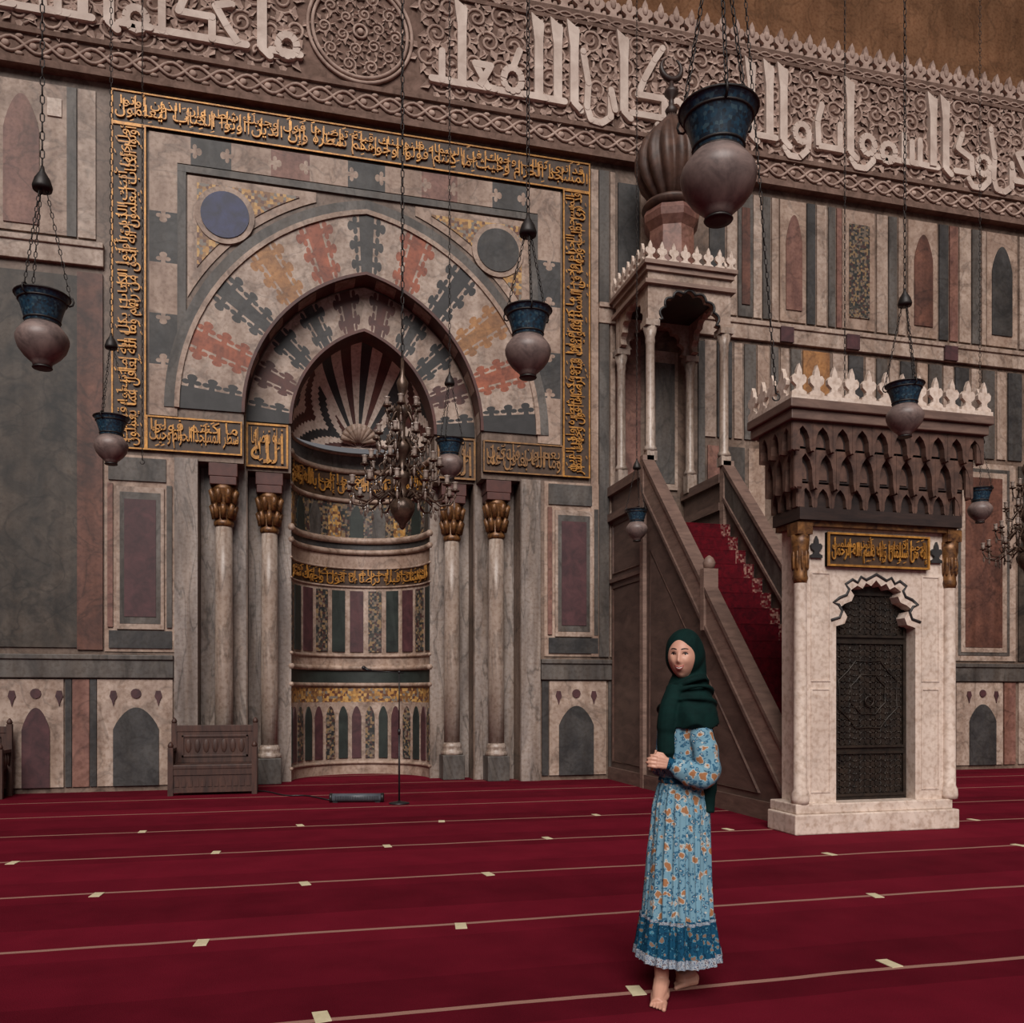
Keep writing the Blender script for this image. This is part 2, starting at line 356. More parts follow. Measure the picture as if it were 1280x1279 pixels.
# ------------------------------------------------------------ inscription band
mb=MB(); mb.box(-12,15.2,-.1,0,10.12,12.45); mb.box(-12,15.2,-.16,0,10.1,10.2); mb.box(-12,15.2,-.15,0,10.55,10.62); mb.box(-12,15.2,-.14,0,12.2,12.26)
band=struct(mb.build('trim_1','band_ground'))
q=MB()
xs=[-6+.06*i for i in range(350)]
for ph in (0,pi): 
    q.tube([(x,-.115,10.38+.1*sin(x*9+ph)) for x in xs],.026,4); q.tube([(x,-.11,12.33+.04*sin(x*14+ph)) for x in xs],.018,4)
for i in range(60):
    cx=-6+(i+.5)*pi/9; q.ball((cx,-.11,10.38),(.06,.03,.05),6)
    for dz in (-.12,.12): q.ball((cx+pi/18,-.11,10.38+dz),(.06,.03,.03),6)
def spiral(q,cx,zc,R_,sg,ph,tw=.024):
    pts=[]
    for k in range(20):
        a=k/19*3.1*pi+ph; rr=R_*(1-k/19*.8); pts.append((cx+sg*rr*cos(a),-.105,zc+rr*sin(a)))
    q.tube(pts,[tw]*19+[tw*2.3],5)
    g=R_/.2
    for k in range(7):
        a=k*2*pi/7+ph*.4; ux,uz=cos(a),sin(a); r0=R_*.75
        # little curling leaves on the stem
        q.add([(cx+ux*r0,-.115,zc+uz*r0),(cx+ux*(r0+.06*g)-uz*.06*g,-.15,zc+uz*(r0+.06*g)+ux*.06*g),(cx+ux*(r0+.17*g),-.12,zc+uz*(r0+.17*g)),(cx+ux*(r0+.05*g)+uz*.05*g,-.145,zc+uz*(r0+.05*g)-ux*.05*g)],[[0,1,2],[0,2,3]])
i=0; x=-5.5; rnd=random.Random(8)
while x<15:
    for rz,zc in enumerate((10.84,11.24,11.64,12.02)):
        sg=1 if (i+rz)%2 else -1; cx=x+(.2 if rz%2 else 0)+rnd.uniform(-.05,.05); zc+=rnd.uniform(-.05,.05); R_=rnd.uniform(.17,.23)
        if abs(cx-1.11)<.9: continue
        spiral(q,cx,zc,R_,sg,rz+i)
    x+=.39; i+=1
q.build('scrollwork','band_scroll',band)
q=MB(); mc=(1.11,11.43)
for r_ in (.78,.71): q.tube([(mc[0]+r_*cos(a*pi/24),-.13,mc[1]+r_*sin(a*pi/24)) for a in range(48)],.03,5,closed=True)
for k in range(10):
    a=k*pi/5; spiral(q,mc[0]+.54*cos(a),mc[1]+.54*sin(a),.12,1 if k%2 else -1,a,.018)
for k in range(6):
    a=k*pi/3+.3; spiral(q,mc[0]+.28*cos(a),mc[1]+.28*sin(a),.11,1 if k%2 else -1,a,.018)
q.tube([(mc[0]+.1*cos(t*pi/8),-.12,mc[1]+.1*sin(t*pi/8)) for t in range(16)],.025,4,closed=True); q.ball((mc[0],-.12,mc[1]),(.05,.03,.05),8)
q.build('medallion','band_scroll',band)
# tall angular Kufic lettering: pen strokes on a common base line, read right to left
def rngp(cx,cy,rx,ry,a0=0,a1=360,k=12): return [(cx+rx*cos(math.radians(a0+(a1-a0)*i/k)),cy+ry*sin(math.radians(a0+(a1-a0)*i/k))) for i in range(k+1)]
KG={'ا':(.26,[[(-.12,0),(-.12,1)],[(-.12,.0),(-.02,-.08)]]),
'ل':(.28,[[(-.1,1),(-.1,.0)],[(0,.0),(-.29,.0)]]),
'ه':(.4,[rngp(-.2,.16,.13,.15),[(0,0),(-.4,0)],[(-.2,.3),(-.1,.55)]]),
'و':(.36,[rngp(-.17,.14,.12,.13),[(-.06,.12),(-.07,-.08),(-.2,-.2),(-.38,-.2),(-.46,-.1)]]),
'ر':(.3,[[(0,.0),(-.06,.2)],[(-.06,.16),(-.08,-.06),(-.2,-.18),(-.36,-.18),(-.43,-.08)]]),
'د':(.36,[[(0,0),(-.34,0)],[(-.02,.0),(-.04,.22),(-.3,.34),(-.22,.55)]]),
'ك':(.5,[[(.02,0),(-.5,0)],[(0,0),(0,.26),(-.4,.26),(-.3,.5),(-.14,.78),(-.02,.95)]]),
'م':(.36,[rngp(-.16,.08,.12,.13),[(0,0),(-.36,0)]]),
'س':(.48,[[(0,0),(-.48,0)],[(-.06,0),(-.06,.34)],[(-.21,0),(-.21,.3)],[(-.36,0),(-.36,.38)]]),
'ن':(.44,[[(0,0),(-.06,.25)],[(-.06,.2),(-.06,-.1),(-.2,-.2),(-.36,-.18),(-.42,-.02),(-.4,.3),(-.48,.7)]]),
'ي':(.24,[[(0,0),(-.24,0)],[(-.1,0),(-.1,.36)]]),
'ب':(.24,[[(0,0),(-.24,0)],[(-.1,0),(-.1,.42)]]),
'ت':(.48,[[(0,0),(-.42,0),(-.44,.34),(-.36,.6)],[(-.04,0),(-.04,.36)]]),
'ح':(.42,[[(0,0),(-.42,0)],[(-.1,0),(-.24,.18),(-.38,.4),(-.18,.46)]]),
'ع':(.36,[[(0,0),(-.36,0)],[(-.1,.0),(-.28,.28),(-.06,.28),(-.22,.0)]]),
'ض':(.56,[[(.0,0),(-.5,0),(-.54,-.16)],[(-.06,0),(-.1,.24),(-.4,.24),(-.46,0)]])}
KG['ج']=KG['ح']; KG['خ']=KG['ح']
q=MB(); U=1.22; KX=.93; BZ=10.88; jit=0
def stroke(q,pts,wd,x,up=False):
    global jit
    P=[(x+p[0]*U*KX,BZ+p[1]*U) for p in pts]
    for (a,b) in zip(P,P[1:]):
        dx,dz=b[0]-a[0],b[1]-a[1]; ln=sqrt(dx*dx+dz*dz) or 1; nx,nz_=-dz/ln*wd/2,dx/ln*wd/2; jit=(jit+1)%17
        q.prism([(a[0]+nx,a[1]+nz_),(b[0]+nx,b[1]+nz_),(b[0]-nx,b[1]-nz_),(a[0]-nx,a[1]-nz_)],-.172-.0015*jit,-.1)
    for p in P[1:-1]+([P[0],P[-1]] if not up else []):
        jit=(jit+1)%17; q.prism([(p[0]+wd/2*cos(i*pi/5),p[1]+wd/2*sin(i*pi/5)) for i in range(10)],-.17-.0015*jit,-.1)
    if up:
        for p in P:
            if p[1]>BZ+.8*U:
                jit=(jit+1)%17; q.prism([(p[0]-wd*.5,p[1]-.34),(p[0]+wd*.5,p[1]-.34),(p[0]+wd*.62,p[1]-.04),(p[0]-wd*.9,p[1]+.1),(p[0]-wd*.75,p[1]-.08)],-.171-.0015*jit,-.1)
x=15.1
for wd in 'ولله جنود السموات والارض وكان الله عليما حكيما ليدخل المومنين والمومنات جنات'.split(' '):
    if x<-7: break
    for c in wd:
        g=KG[c]
        if x>.25 and x-g[0]*U*KX<2.0: x=.22
        for st in g[1]:
            up=c in 'ال' and max(p[1] for p in st)>.9
            stroke(q,st,.14 if up else .105,x,up)
        x-=g[0]*U*KX
    x-=.06
q.build('lettering','letter',band)
def leaf(w,h,cx,cz):
    P=[(-.5,0),(-.5,.12),(-.22,.2),(-.2,.3),(-.46,.42),(-.5,.56),(-.34,.66),(-.2,.64),(-.16,.8),(0,1)]
    return [(cx+a*w,cz+b*h) for a,b in P]+[(cx-a*w,cz+b*h) for a,b in P[-2::-1]]
q=MB(); x=-6.
while x<15:
    q.prism(leaf(.27,.46,x,12.4),-.09,-.005); q.ball((x,-.09,12.66),(.05,.03,.08),6); q.ball((x+.135,-.02,12.5),(.06,.05,.08),6); x+=.28
q.build('crest','band_scroll',band)
# ------------------------------------------------------------ mihrab
mih=thing('mihrab','tall marble mihrab niche with striped pointed arches inside a gold inscribed frame','mihrab',(X0,0,0))
def B(name,mb,m,par=None,**k): return mb.build(name,m,par or mih,world=True,**k)
mb=MB(); o2=[(X0-2.6,0),(X0-1.76,0),(X0-1.76,4.8),(X0-1.12,4.8)]+arc(1.12)+[(X0+1.12,4.8),(X0+1.76,4.8),(X0+1.76,0),(X0+2.6,0),(X0+2.6,9),(X0-2.6,9)]
mb.prism(o2,.402,.8); B('inner_order',mb,'wall_stone')
for s in (-1,1):
    for a,b,y in ((1.11,2.6,.802),(1.78,2.43,.385)):
        a,b=sorted((X0+s*a,X0+s*b)); mb=MB(); mb.box(a,b,y,y+(.1 if y>.5 else .016),0,4.8 if y<.5 else 5.6); B('marble_slab',mb,'marble_slab')
# one leaf-shaped joint tooth: a neck and three round lobes
TOOTH=[(-.5,0),(-.15,0),(-.14,.14)]
TOOTH+=[(-.29+.2*cos(math.radians(a)),.36+.2*sin(math.radians(a))) for a in (-40,-80,-125,-170,-215,-260,-300)]
TOOTH+=[(.26*cos(math.radians(a)),.74+.26*sin(math.radians(a))) for a in (205,165,125,90)]
TOOTH+=[(-p,q_) for p,q_ in TOOTH[-2:0:-1]]
def lobed(mb,Pf,n,cols,amp,k,y0,y1):
    # k=0: one leaf-shaped tooth in the middle of each joint; else k teeth growing from the coloured (even) stones into the pale ones
    def bd(j):
        u=2*j/n
        if not 0<j<n: return [(u,i/8) for i in range(9)]
        if k==0: return [(u,0.)]+[(u+(amp if j%2 else -amp)*q_,.5+p*.55) for p,q_ in TOOTH]+[(u,1.)]
        r=[]; sg=1 if j%2 else -1
        for h in range(k):
            for p,q_ in TOOTH: r.append((u+sg*amp*(q_-.5),(h+.5+p)/k))
        return r+[(u-sg*amp*.5,1.)]
    for j in range(n):
        A=bd(j); D=bd(j+1)[::-1]; u0,u1=2*j/n,2*(j+1)/n
        mid=sorted(set([u0+(u1-u0)*t/4 for t in (1,2,3)]+([1.] if u0<1<u1 else [])))
        pts=[Pf(*p) for p in A]+[Pf(u,1) for u in mid]+[Pf(*p) for p in D]+[Pf(u,0) for u in mid[::-1]]
        mb.prism(pts,y0,y1,'y',cols[j%len(cols)],back=False)
vm=['cream','slate','brick_red','grey','ochre','black','pale','dark_red']
mb=MB(); lobed(mb,lambda u,s:arch_pt(u,1.83+.86*s),21,[5,6,2,6,1,6,4,6,2,6,1,6,2,6,5,6,4,6,2,6,5],.043,3,-.03,0)
B('outer_arch',mb,vm)
mb=MB(); lobed(mb,lambda u,s:arch_pt(u,1.15+.62*s),19,[5,6,7,6,5,6,1,6,7,6,7,6,1,6,5,6,7,6,5],.05,2,.37,.403); B('inner_arch',mb,vm)
# striped soffit of the outer arch
for j in range(19):
    mb=MB(); A=[arch_pt(2*(j+t/3)/19,1.795) for t in range(4)]
    mb.add([(p[0],.02,p[1]) for p in A]+[(p[0],.37,p[1]) for p in A],[[t,t+1,t+5,t+4] for t in range(3)]); B('soffit_stone',mb,['pale','dark_red'][j%2])
def ring(a0,a1,y0,y1,mb,mi=0):
    A=arc(a0); D=arc(a1)[::-1]; mb.prism(A+D,y0,y1,'y',mi)
for a,b,y0,y1,m in ((2.69,2.76,-.06,0,'cream'),(2.76,2.9,-.045,0,'grey'),(1.785,1.83,-.05,.02,'dark_red'),(1.105,1.15,.35,.79,'dark_red')):
    mb=MB(); ring(a,b,y0,y1,mb); B('arch_moulding',mb,m)
# spandrels
for s in (-1,1):
    def outl(a,xo,xi,zt,n=24):
        r=a+E; pts=[(X0+s*xo,zt)]
        for i in range(n+1):
            x=xo+(xi-xo)*i/n; pts.append((X0+s*x,SP+sqrt(max(0,r*r-(x+E)**2))))
        return pts+[(X0+s*xi,zt)]
    mb=MB(); mg=MB()
    mb.prism(outl(2.98,2.58,.75,8.95),-.02,0,'y',0); mg.prism(outl(3.1,2.45,1.0,8.85),-.035,0)
    mb.box(X0+min(s*2.72,s*2.6),X0+max(s*2.72,s*2.6),-.038,0,6.4,8.98,1)
    B('spandrel_border',mb,['cream','grey']); B('spandrel_mosaic',mg,'mosaic_gold')
mb=MB(); mb.box(X0-2.72,X0+2.72,-.04,0,8.98,9.08); B('spandrel_top_border',mb,'grey')
for s,m,nm in ((-1,'lapis','blue'),(1,'slate','dark grey')):
    mb=MB(); c=X0+s*2.06; P=lambda r_:[(c+r_*cos(i*pi/18),8.42+r_*sin(i*pi/18)) for i in range(36)]
    mb.prism(P(.42),-.05,0,'y',0); mb.prism(P(.34),-.065,0,'y',1); B('roundel',mb,['cream',m],label=nm+' stone roundel')
# lobed border
for s in (-1,1):
    a,b=X0+s*3.1,X0+s*2.72; mb=MB()
    lobed(mb,lambda u,t,a=a,b=b:(a+(b-a)*t,5.42+(9.1-5.42)*u/2),5,[0,1,0,1,0],.085,0,-.03,0); B('lobed_border',mb,['cream','slate','grey','pink'])
mb=MB(); lobed(mb,lambda u,t:(X0-3.1+6.2*u/2,9.1+.4*t),11,[0,1,0,3,0,1,0,3,0,1,0],.05,0,-.03,0)
B('lobed_border',mb,['cream','slate','grey','pink'])
# gold frame
V=['قد نرى تقلب وجهك في السماء فلنولينك قبلة ترضاها فول وجهك شطر','المسجد الحرام وحيث ما كنتم فولوا وجوهكم شطره وإن الذين','أوتوا الكتاب ليعلمون أنه الحق من ربهم وما الله بغافل عما يعملون','ولئن أتيت الذين أوتوا الكتاب بكل إية ما تبعوا قبلتك']
fo_,fi=3.6,3.14
def edge(mg,xa,xb,za,zb,w,y0,y1):
    for r in ((xa,xb,za,za+w),(xa,xb,zb-w,zb),(xa,xa+w,za+w,zb-w),(xb-w,xb,za+w,zb-w)): mg.box(r[0],r[1],y0,y1,r[2],r[3])
def gframe(xa,xb,za,zb,fn,s1,s2,asp,gm='gold'):
    mb=MB(); mb.box(xa,xb,-.04,0,za,zb); gr=B('frame_ground',mb,'gold_ground'); mg=MB(); edge(mg,xa,xb,za,zb,.022,-.06,-.001)
    dense(mg,s1,s2,fn,asp); B('frame_lettering',mg,gm,gr)
gframe(X0-fo_,X0-fi,4.9,9.54,lambda u,v,w:(X0-fo_+.04+.38*(1-v),-.045-.03*w,4.95+u*4.55),V[2],V[3],12)
gframe(X0+fi,X0+fo_,4.9,9.54,lambda u,v,w:(X0+fi+.04+.38*(1-v),-.045-.03*w,4.95+u*4.55),V[0],V[1],12)
gframe(X0-fo_,X0+fo_,9.54,10.02,lambda u,v,w:(X0-fo_+.05+u*(2*fo_-.1),-.045-.03*w,9.58+.4*v),V[1]+' '+'أوتوا الكتاب ليعلمون',V[0]+' '+'وإن الذين أوتوا',18)
gframe(X0-fi,X0-1.82,4.9,5.4,lambda u,v,w:(X0-fi+.05+u*1.22,-.045-.03*w,4.94+.42*v),'شطر المسجد الحرام وحيث','ما كنتم فولوا',3)
gframe(X0+1.82,X0+fi,4.9,5.4,lambda u,v,w:(X0+1.87+u*1.22,-.045-.03*w,4.94+.42*v),'وما الله بغافل عما','يعملون ولئن',3,'gold_worn')
for s in (-1,1):
    mb=MB(); mg=MB()
    a,b=sorted((X0+s*1.16,X0+s*1.78)); mb.box(a,b,.36,.402,4.85,5.52); edge(mg,a,b,4.85,5.52,.03,.34,.4)
    dense(mg,'الله','قبلة ترضاها',lambda u,v,w,a=a:(a+.07+u*.48,.355-.03*w,4.91+.55*v),1.2)
    sg=B('springer_block',mb,'gold_ground'); B('springer_lettering',mg,'gold' if s<0 else 'gold_worn',sg)
# niche
RN=1.12; NY=.8
def cyl(th,z,r=RN): return (X0-r*cos(th),NY+r*sin(th),z)
rows=[(0,.2,'cream'),(.2,1.25,'pale'),(1.25,1.5,'mosaic_gold'),(1.5,1.58,'cream'),(1.58,1.84,'dark_green'),(1.84,2.05,'cream'),(2.05,3.25,'pale'),(3.25,3.57,'gold_ground'),(3.57,3.8,'cream'),(3.8,4.05,'slate'),(4.05,4.7,'mosaic_dark'),(4.7,4.78,'cream'),(4.78,5.25,'gold_ground'),(5.25,SP,'grey')]
nm=sorted(set(r[2] for r in rows)); mb=MB(); NS=40
for z0,z1,m in rows:
    vs=[cyl(pi*i/NS,z) for z in (z0,z1) for i in range(NS+1)]
    mb.add(vs,[[i,i+1,NS+2+i,NS+1+i] for i in range(NS)],nm.index(m),True)
nw=B('niche_wall',mb,nm)
for zc,r_ in ((.2,.03),(1.55,.04),(1.84,.05),(2.05,.03),(3.25,.02),(3.57,.02),(3.85,.05),(4.05,.06),(4.74,.04),(5.25,.05),(SP,.03)):
    mb=MB(); mb.tube([cyl(pi*i/NS,zc,RN-.01) for i in range(NS+1)],r_,6); B('niche_moulding',mb,'cream')
def cp(pts,m,r):
    mb=MB(); k=len(pts); vs=[cyl(p[0],p[1],r) for p in pts]+[cyl(p[0],p[1],RN+.01) for p in pts]
    mb.add(vs,[list(t) for t in tessellate_polygon([[Vector((p[0]*RN,p[1],0)) for p in pts]])]+[[i,(i+1)%k,(i+1)%k+k,i+k] for i in range(k)]); B('niche_panel',mb,m,nw)
k=15
for i in range(k): cp(ogive(pi*(i+.16)/k,pi*(i+.84)/k,.28,1.18,.2),['dark_green','porphyry','mosaic_dark'][i%3],RN-.02)
for i in range(11):
    a0,a1=pi*(i+.14)/11,pi*(i+.86)/11
    cp([(a0,2.12),((a0+a1)/2,2.12),(a1,2.12),(a1,3.18),((a0+a1)/2,3.18),(a0,3.18)],['mosaic_dark','dark_green','porphyry'][i%3],RN-.02)
for i in range(9): cp(ogive(pi*(i+.2)/9,pi*(i+.8)/9,4.1,4.66,.4),['mosaic_gold','dark_green','grey'][i%3],RN-.02)
mb=MB()
dense(mb,'فلنولينك قبلة ترضاها فول وجهك شطر','المسجد الحرام وحيث ما كنتم',lambda u,v,w:cyl(.15+u*(pi-.3),3.28+.27*v,RN-.015-.02*w),9); dense(mb,'إنما يعمر مساجد الله من إمن بالله واليوم','وأقام الصلوة وإتى الزكوة',lambda u,v,w:cyl(.15+u*(pi-.3),4.8+.43*v,RN-.015-.02*w),7)
B('niche_lettering',mb,'gold',nw)
# conch with broad rays in the middle and chevrons at the sides
rb=RN+E; n=66; NR=24; mb=MB()
def conch(x,z):
    w=max(0.,sqrt(max(0,rb*rb-(z-SP)**2))-E); d=w*w-(x-X0)**2
    return (x,NY+sqrt(max(0,d))*.62,z)
for i in range(n):
    side=i<18 or i>=n-18
    for j in range(NR):
        vs=[]
        tri=(i%18 if i%18<9 else 17-i%18) if i<n/2 else ((n-1-i)%18 if (n-1-i)%18<9 else 17-(n-1-i)%18)
        for jj in (j,j+1):
            t=sin(jj/NR*pi/2)
            for ii in (i,i+1):
                p=arch_pt(2*ii/n,1.12); vs.append(conch(X0+(p[0]-X0)*t,SP+(p[1]-SP)*t))
        if side: cch=[2,0,2,1][((j+tri)//4)%4]
        else: cch=[2,0,2,1][(i//3)%4]
        mb.add(vs,[[0,1,3,2]],cch,False)
B('conch',mb,['dark_red','black','white','brick_red'])
for i in range(9):
    a=pi*(i+.5)/9; mb=MB(); mb.tube([(X0+.05*cos(a),NY+RN*.62-.06,SP+.08),(X0+.3*cos(a),NY+RN*.62-.15,SP+.08+.3*sin(a))],[.02,.05],6); B('fan_leaf',mb,'cream')
# ------------------------------------------------------------ columns of the mihrab
def column(loc,label):
    t=thing('column',label,'column',loc,0,'marble columns of the mihrab')
    q=MB(); q.box(-.18,.18,-.18,.18,0,.4); q.build('plinth','grey',t,bevel=.012)
    q=MB(); q.lathe([(.18,.4),(.185,.43),(.18,.46),(.15,.48),(.16,.52),(.165,.55),(.145,.58),(.135,.6)],n=24); q.build('base','marble_column',t)
    q=MB(); q.lathe([(.13,.58),(.132,1.5),(.128,3),(.12,3.9)],n=24); q.build('shaft','marble_column',t)
    q=MB(); q.lathe([(.125,3.88),(.145,3.91),(.145,3.95),(.12,3.98),(.13,4.2),(.17,4.42),(.19,4.48)],n=24)
    for r_ in range(2):
        for i in range(8):
            a=(i+.5*r_)*pi/4; z=4.0+.22*r_; ra=.13+.02*r_
            q.tube([(ra*cos(a),ra*sin(a),z),((ra+.02)*cos(a),(ra+.02)*sin(a),z+.12),((ra+.06)*cos(a),(ra+.06)*sin(a),z+.2),((ra+.075)*cos(a),(ra+.075)*sin(a),z+.17)],[.045,.05,.035,.012],6)
    q.build('capital','gold_capital',t)
    q=MB(); q.box(-.19,.19,-.19,.19,4.48,4.6); q.box(-.205,.205,-.195,.195,4.6,4.795); q.build('abacus','dark_red',t,bevel=.01)
    return t
c1=column((X0-2.09,.2,0),'outermost left marble column of the mihrab with gilded capital')
for x,y,lb in ((X0-1.44,.6,'inner left marble column of the mihrab next to the niche'),(X0+1.44,.6,'inner right marble column of the mihrab beside the chandelier'),(X0+2.09,.2,'outermost right marble column of the mihrab with gilded capital')):
    c=dup(c1); c.location=(x,y,0); c['label']=lb
# ------------------------------------------------------------ minbar
mn=thing('minbar','tall minbar pulpit with marble gate, steep red carpeted stairs and domed canopy','minbar',(5.86,-3,0))
def N(name,mb,m,par=None,**k): return mb.build(name,m,par or mn,world=True,**k)
XC=5.87; GB=-5.4
mb=MB(); mb.box(4.86,6.78,-5.92,GB,0,.2); mb.box(4.9,6.74,-5.87,GB+.02,.2,.3); N('plinth',mb,'white',bevel=.012)
e0=[(.47,.3),(.47,2.08),(.37,2.11),(.34,2.18),(.38,2.24),(.44,2.26),(.37,2.31),(.29,2.34),(.26,2.4),(.3,2.45),(.22,2.5),(.16,2.47),(.12,2.53),(.06,2.5),(0,2.56)]
ed=[(XC-a,b) for a,b in e0]
front=[(5.03,.3)]+ed+[(2*XC-a,b) for a,b in ed[-2::-1]]+[(6.7,.3),(6.7,3.12),(5.03,3.12)]
mb=MB(); mb.prism(front,-5.8,-5.6); mb.box(5.03,5.38,-5.6,GB,.3,3.12); mb.box(6.36,6.7,-5.6,GB,.3,3.12); mb.box(5.38,6.36,-5.6,GB,2.6,3.12)
gate=N('gate',mb,'white')
for s in (-1,1):
    a,b=sorted((XC+s*.54,XC+s*.76))
    for z0,z1 in ((.4,1.45),(1.52,2.62)):
        mb=MB(); edge(mb,a,b,z0,z1,.015,-5.808,-5.79); N('jamb_panel_frame',mb,'white',gate)
mb=MB(); out=[(a+(-.06 if a<XC-.01 else 0),b+(.06 if b>.4 else 0)) for a,b in ed][1:]
o_=out+[(2*XC-a,b) for a,b in out[-2::-1]]
mb.tube([(a,-5.8,b) for a,b in o_],.016,5); N('arch_edging',mb,'black',gate)
mb=MB(); mb.box(XC-.48,XC+.48,-5.66,-5.6,.3,2.58)
for zz,z2 in ((.34,.8),(.84,1.94),(1.98,2.44)):
    edge(mb,XC-.44,XC+.44,zz,z2,.025,-5.685,-5.65)
    nx_=13; nz_=max(4,int((z2-zz-.06)/.062))
    for a in range(nx_):
        for b_ in range(nz_):
            cx=XC-.4+(a+.5)*(.8/nx_); cz=zz+.03+(b_+.5)*(z2-zz-.06)/nz_
            mb.tube([(cx+.036*cos(t*pi/4+a),-5.664,cz+.036*sin(t*pi/4+a)) for t in range(7)],[.006]*6+[.012],3)
            if (a+b_)%2: mb.ball((cx+.03,-5.66,cz+.03),(.012,.009,.012),6)
for r_ in (.34,.2): mb.tube([(XC+r_*(1+.12*(t%2))*cos(t*pi/8),-5.668,1.39+r_*(1+.12*(t%2))*sin(t*pi/8)) for t in range(16)],.01,4,closed=True)
door=N('door',mb,'bronze')
mb=MB(); mb.tube([(XC+.05*cos(t*pi/6),-5.69,1.32+.05*sin(t*pi/6)) for t in range(12)],.008,5,closed=True); N('door_ring',mb,'bronze',door)
for s in (-1,1):
    x=XC+s*.88
    mb=MB(); mb.lathe([(.085,.3),(.09,.34),(.085,.4),(.068,.44),(.064,2.5),(.07,2.55)],(x,-5.8,0),16); cl_=N('corner_column',mb,'white')
    mb=MB(); mb.lathe([(.064,2.5),(.078,2.55),(.07,2.59),(.074,2.75),(.09,2.9),(.092,2.98)],(x,-5.8,0),16)
    for i in range(10): a=i*pi/5; mb.ball((x+.074*cos(a),-5.8+.074*sin(a),2.73),(.016,.016,.11),6)
    mb.box(x-.085,x+.085,-5.89,-5.7,2.98,3.1); N('corner_capital',mb,'gold_capital',cl_)
PW=.6
mb=MB(); mb.box(XC-PW,XC+PW,-5.84,-5.79,2.68,3.02); N('gate_inscription',mb,'gold_ground',gate)
mb=MB(); edge(mb,XC-PW,XC+PW,2.68,3.02,.02,-5.86,-5.8)
dense(mb,'إنه من سليمان وإنه بسم الله الرحمن','الرحيم ألا تعلوا علي وأتوني مسلمين',lambda u,v,w:(XC-PW+.04+u*(2*PW-.08),-5.845-.02*w,2.715+.27*v),4); N('gate_lettering',mb,'gold',gate)
for x in (XC-.71,XC+.71):
    mb=MB(); mb.prism(leaf(.13,.22,x,2.76),-5.83,-5.79); N('gate_inlay',mb,'black',gate)
hw=.9
mb=MB(); mb.box(XC-hw-.06,XC+hw+.04,-5.92,GB-.02,3.12,3.24); mb.box(XC-hw-.02,XC+hw+.0,-5.84,GB,3.24,4.05)
def cell(w,h,d):
    r=[(-w*.5,h),(-w*.5,-d),(-w*.42,-d*1.2),(-w*.35,-d*.4),(-w*.33,h*.3),(-w*.22,h*.58),(0,h*.8)]
    return r+[(-a,b) for a,b in r[-2::-1]]
for r,(off,z,h,nf,ns,d) in enumerate(((.07,3.28,.2,10,3,.03),(.14,3.52,.3,9,3,.09),(.21,3.82,.23,10,3,.05))):
    mb.box(XC-hw-off+.07,XC+hw+off-.07,-5.82-off+.07,GB+.03,z-.02,z+h+.02)
    W=2*(hw+off); w=W/nf
    for i in range(nf):
        xc=XC-W/2+w*(i+.5); mb.prism([(xc+a*.985,z+b) for a,b in cell(w,h,d)],-5.82-off,-5.82-off+.09,'y',1)
        mb.prism(ogive(xc-w*.22,xc+w*.22,z,z+h*.55,.6),-5.8-off+.04,-5.8-off+.09,'y',1)
    D_=.4+off; w=D_/ns
    for i in range(ns):
        yc=-5.815-off+w*(i+.5)
        for s in (-1,1):
            xa=XC+s*(hw+off+.006); mb.prism([(yc+a*.985,z+b) for a,b in cell(w,h,d)],min(xa,xa-s*.09),max(xa,xa-s*.09),'x',1)
N('muqarnas_cornice',mb,['wood_dark','wood_carved'])
mb=MB(); mb.box(XC-1.15,XC+1.13,-6.08,-5.3,4.05,4.15); mb.box(XC-1.18,XC+1.16,-6.12,-5.28,4.15,4.24); N('cornice_slab',mb,'wood_mid',bevel=.01)
mb=MB(); mb.box(XC-1.17,XC+1.15,-6.11,-6.05,4.24,4.28); mb.box(XC-1.17,XC-1.12,-6.05,-5.3,4.24,4.28); mb.box(XC+1.1,XC+1.15,-6.05,-5.3,4.24,4.28)
for i in range(12): mb.prism(leaf(.16,.31,XC-1.08+.194*i,4.27),-6.1,-6.06)
for i in range(4):
    for s in (-1,1): mb.prism([(a,b) for a,b in leaf(.16,.31,-5.92+.19*i,4.27)],XC+s*1.14-.02,XC+s*1.14+.02,'x')
N('gate_crest',mb,'white')
mb=MB(); mb.box(XC-.92,XC+.92,-5.87,GB-.01,3.07,3.12); N('gilt_strip',mb,'gold_capital')
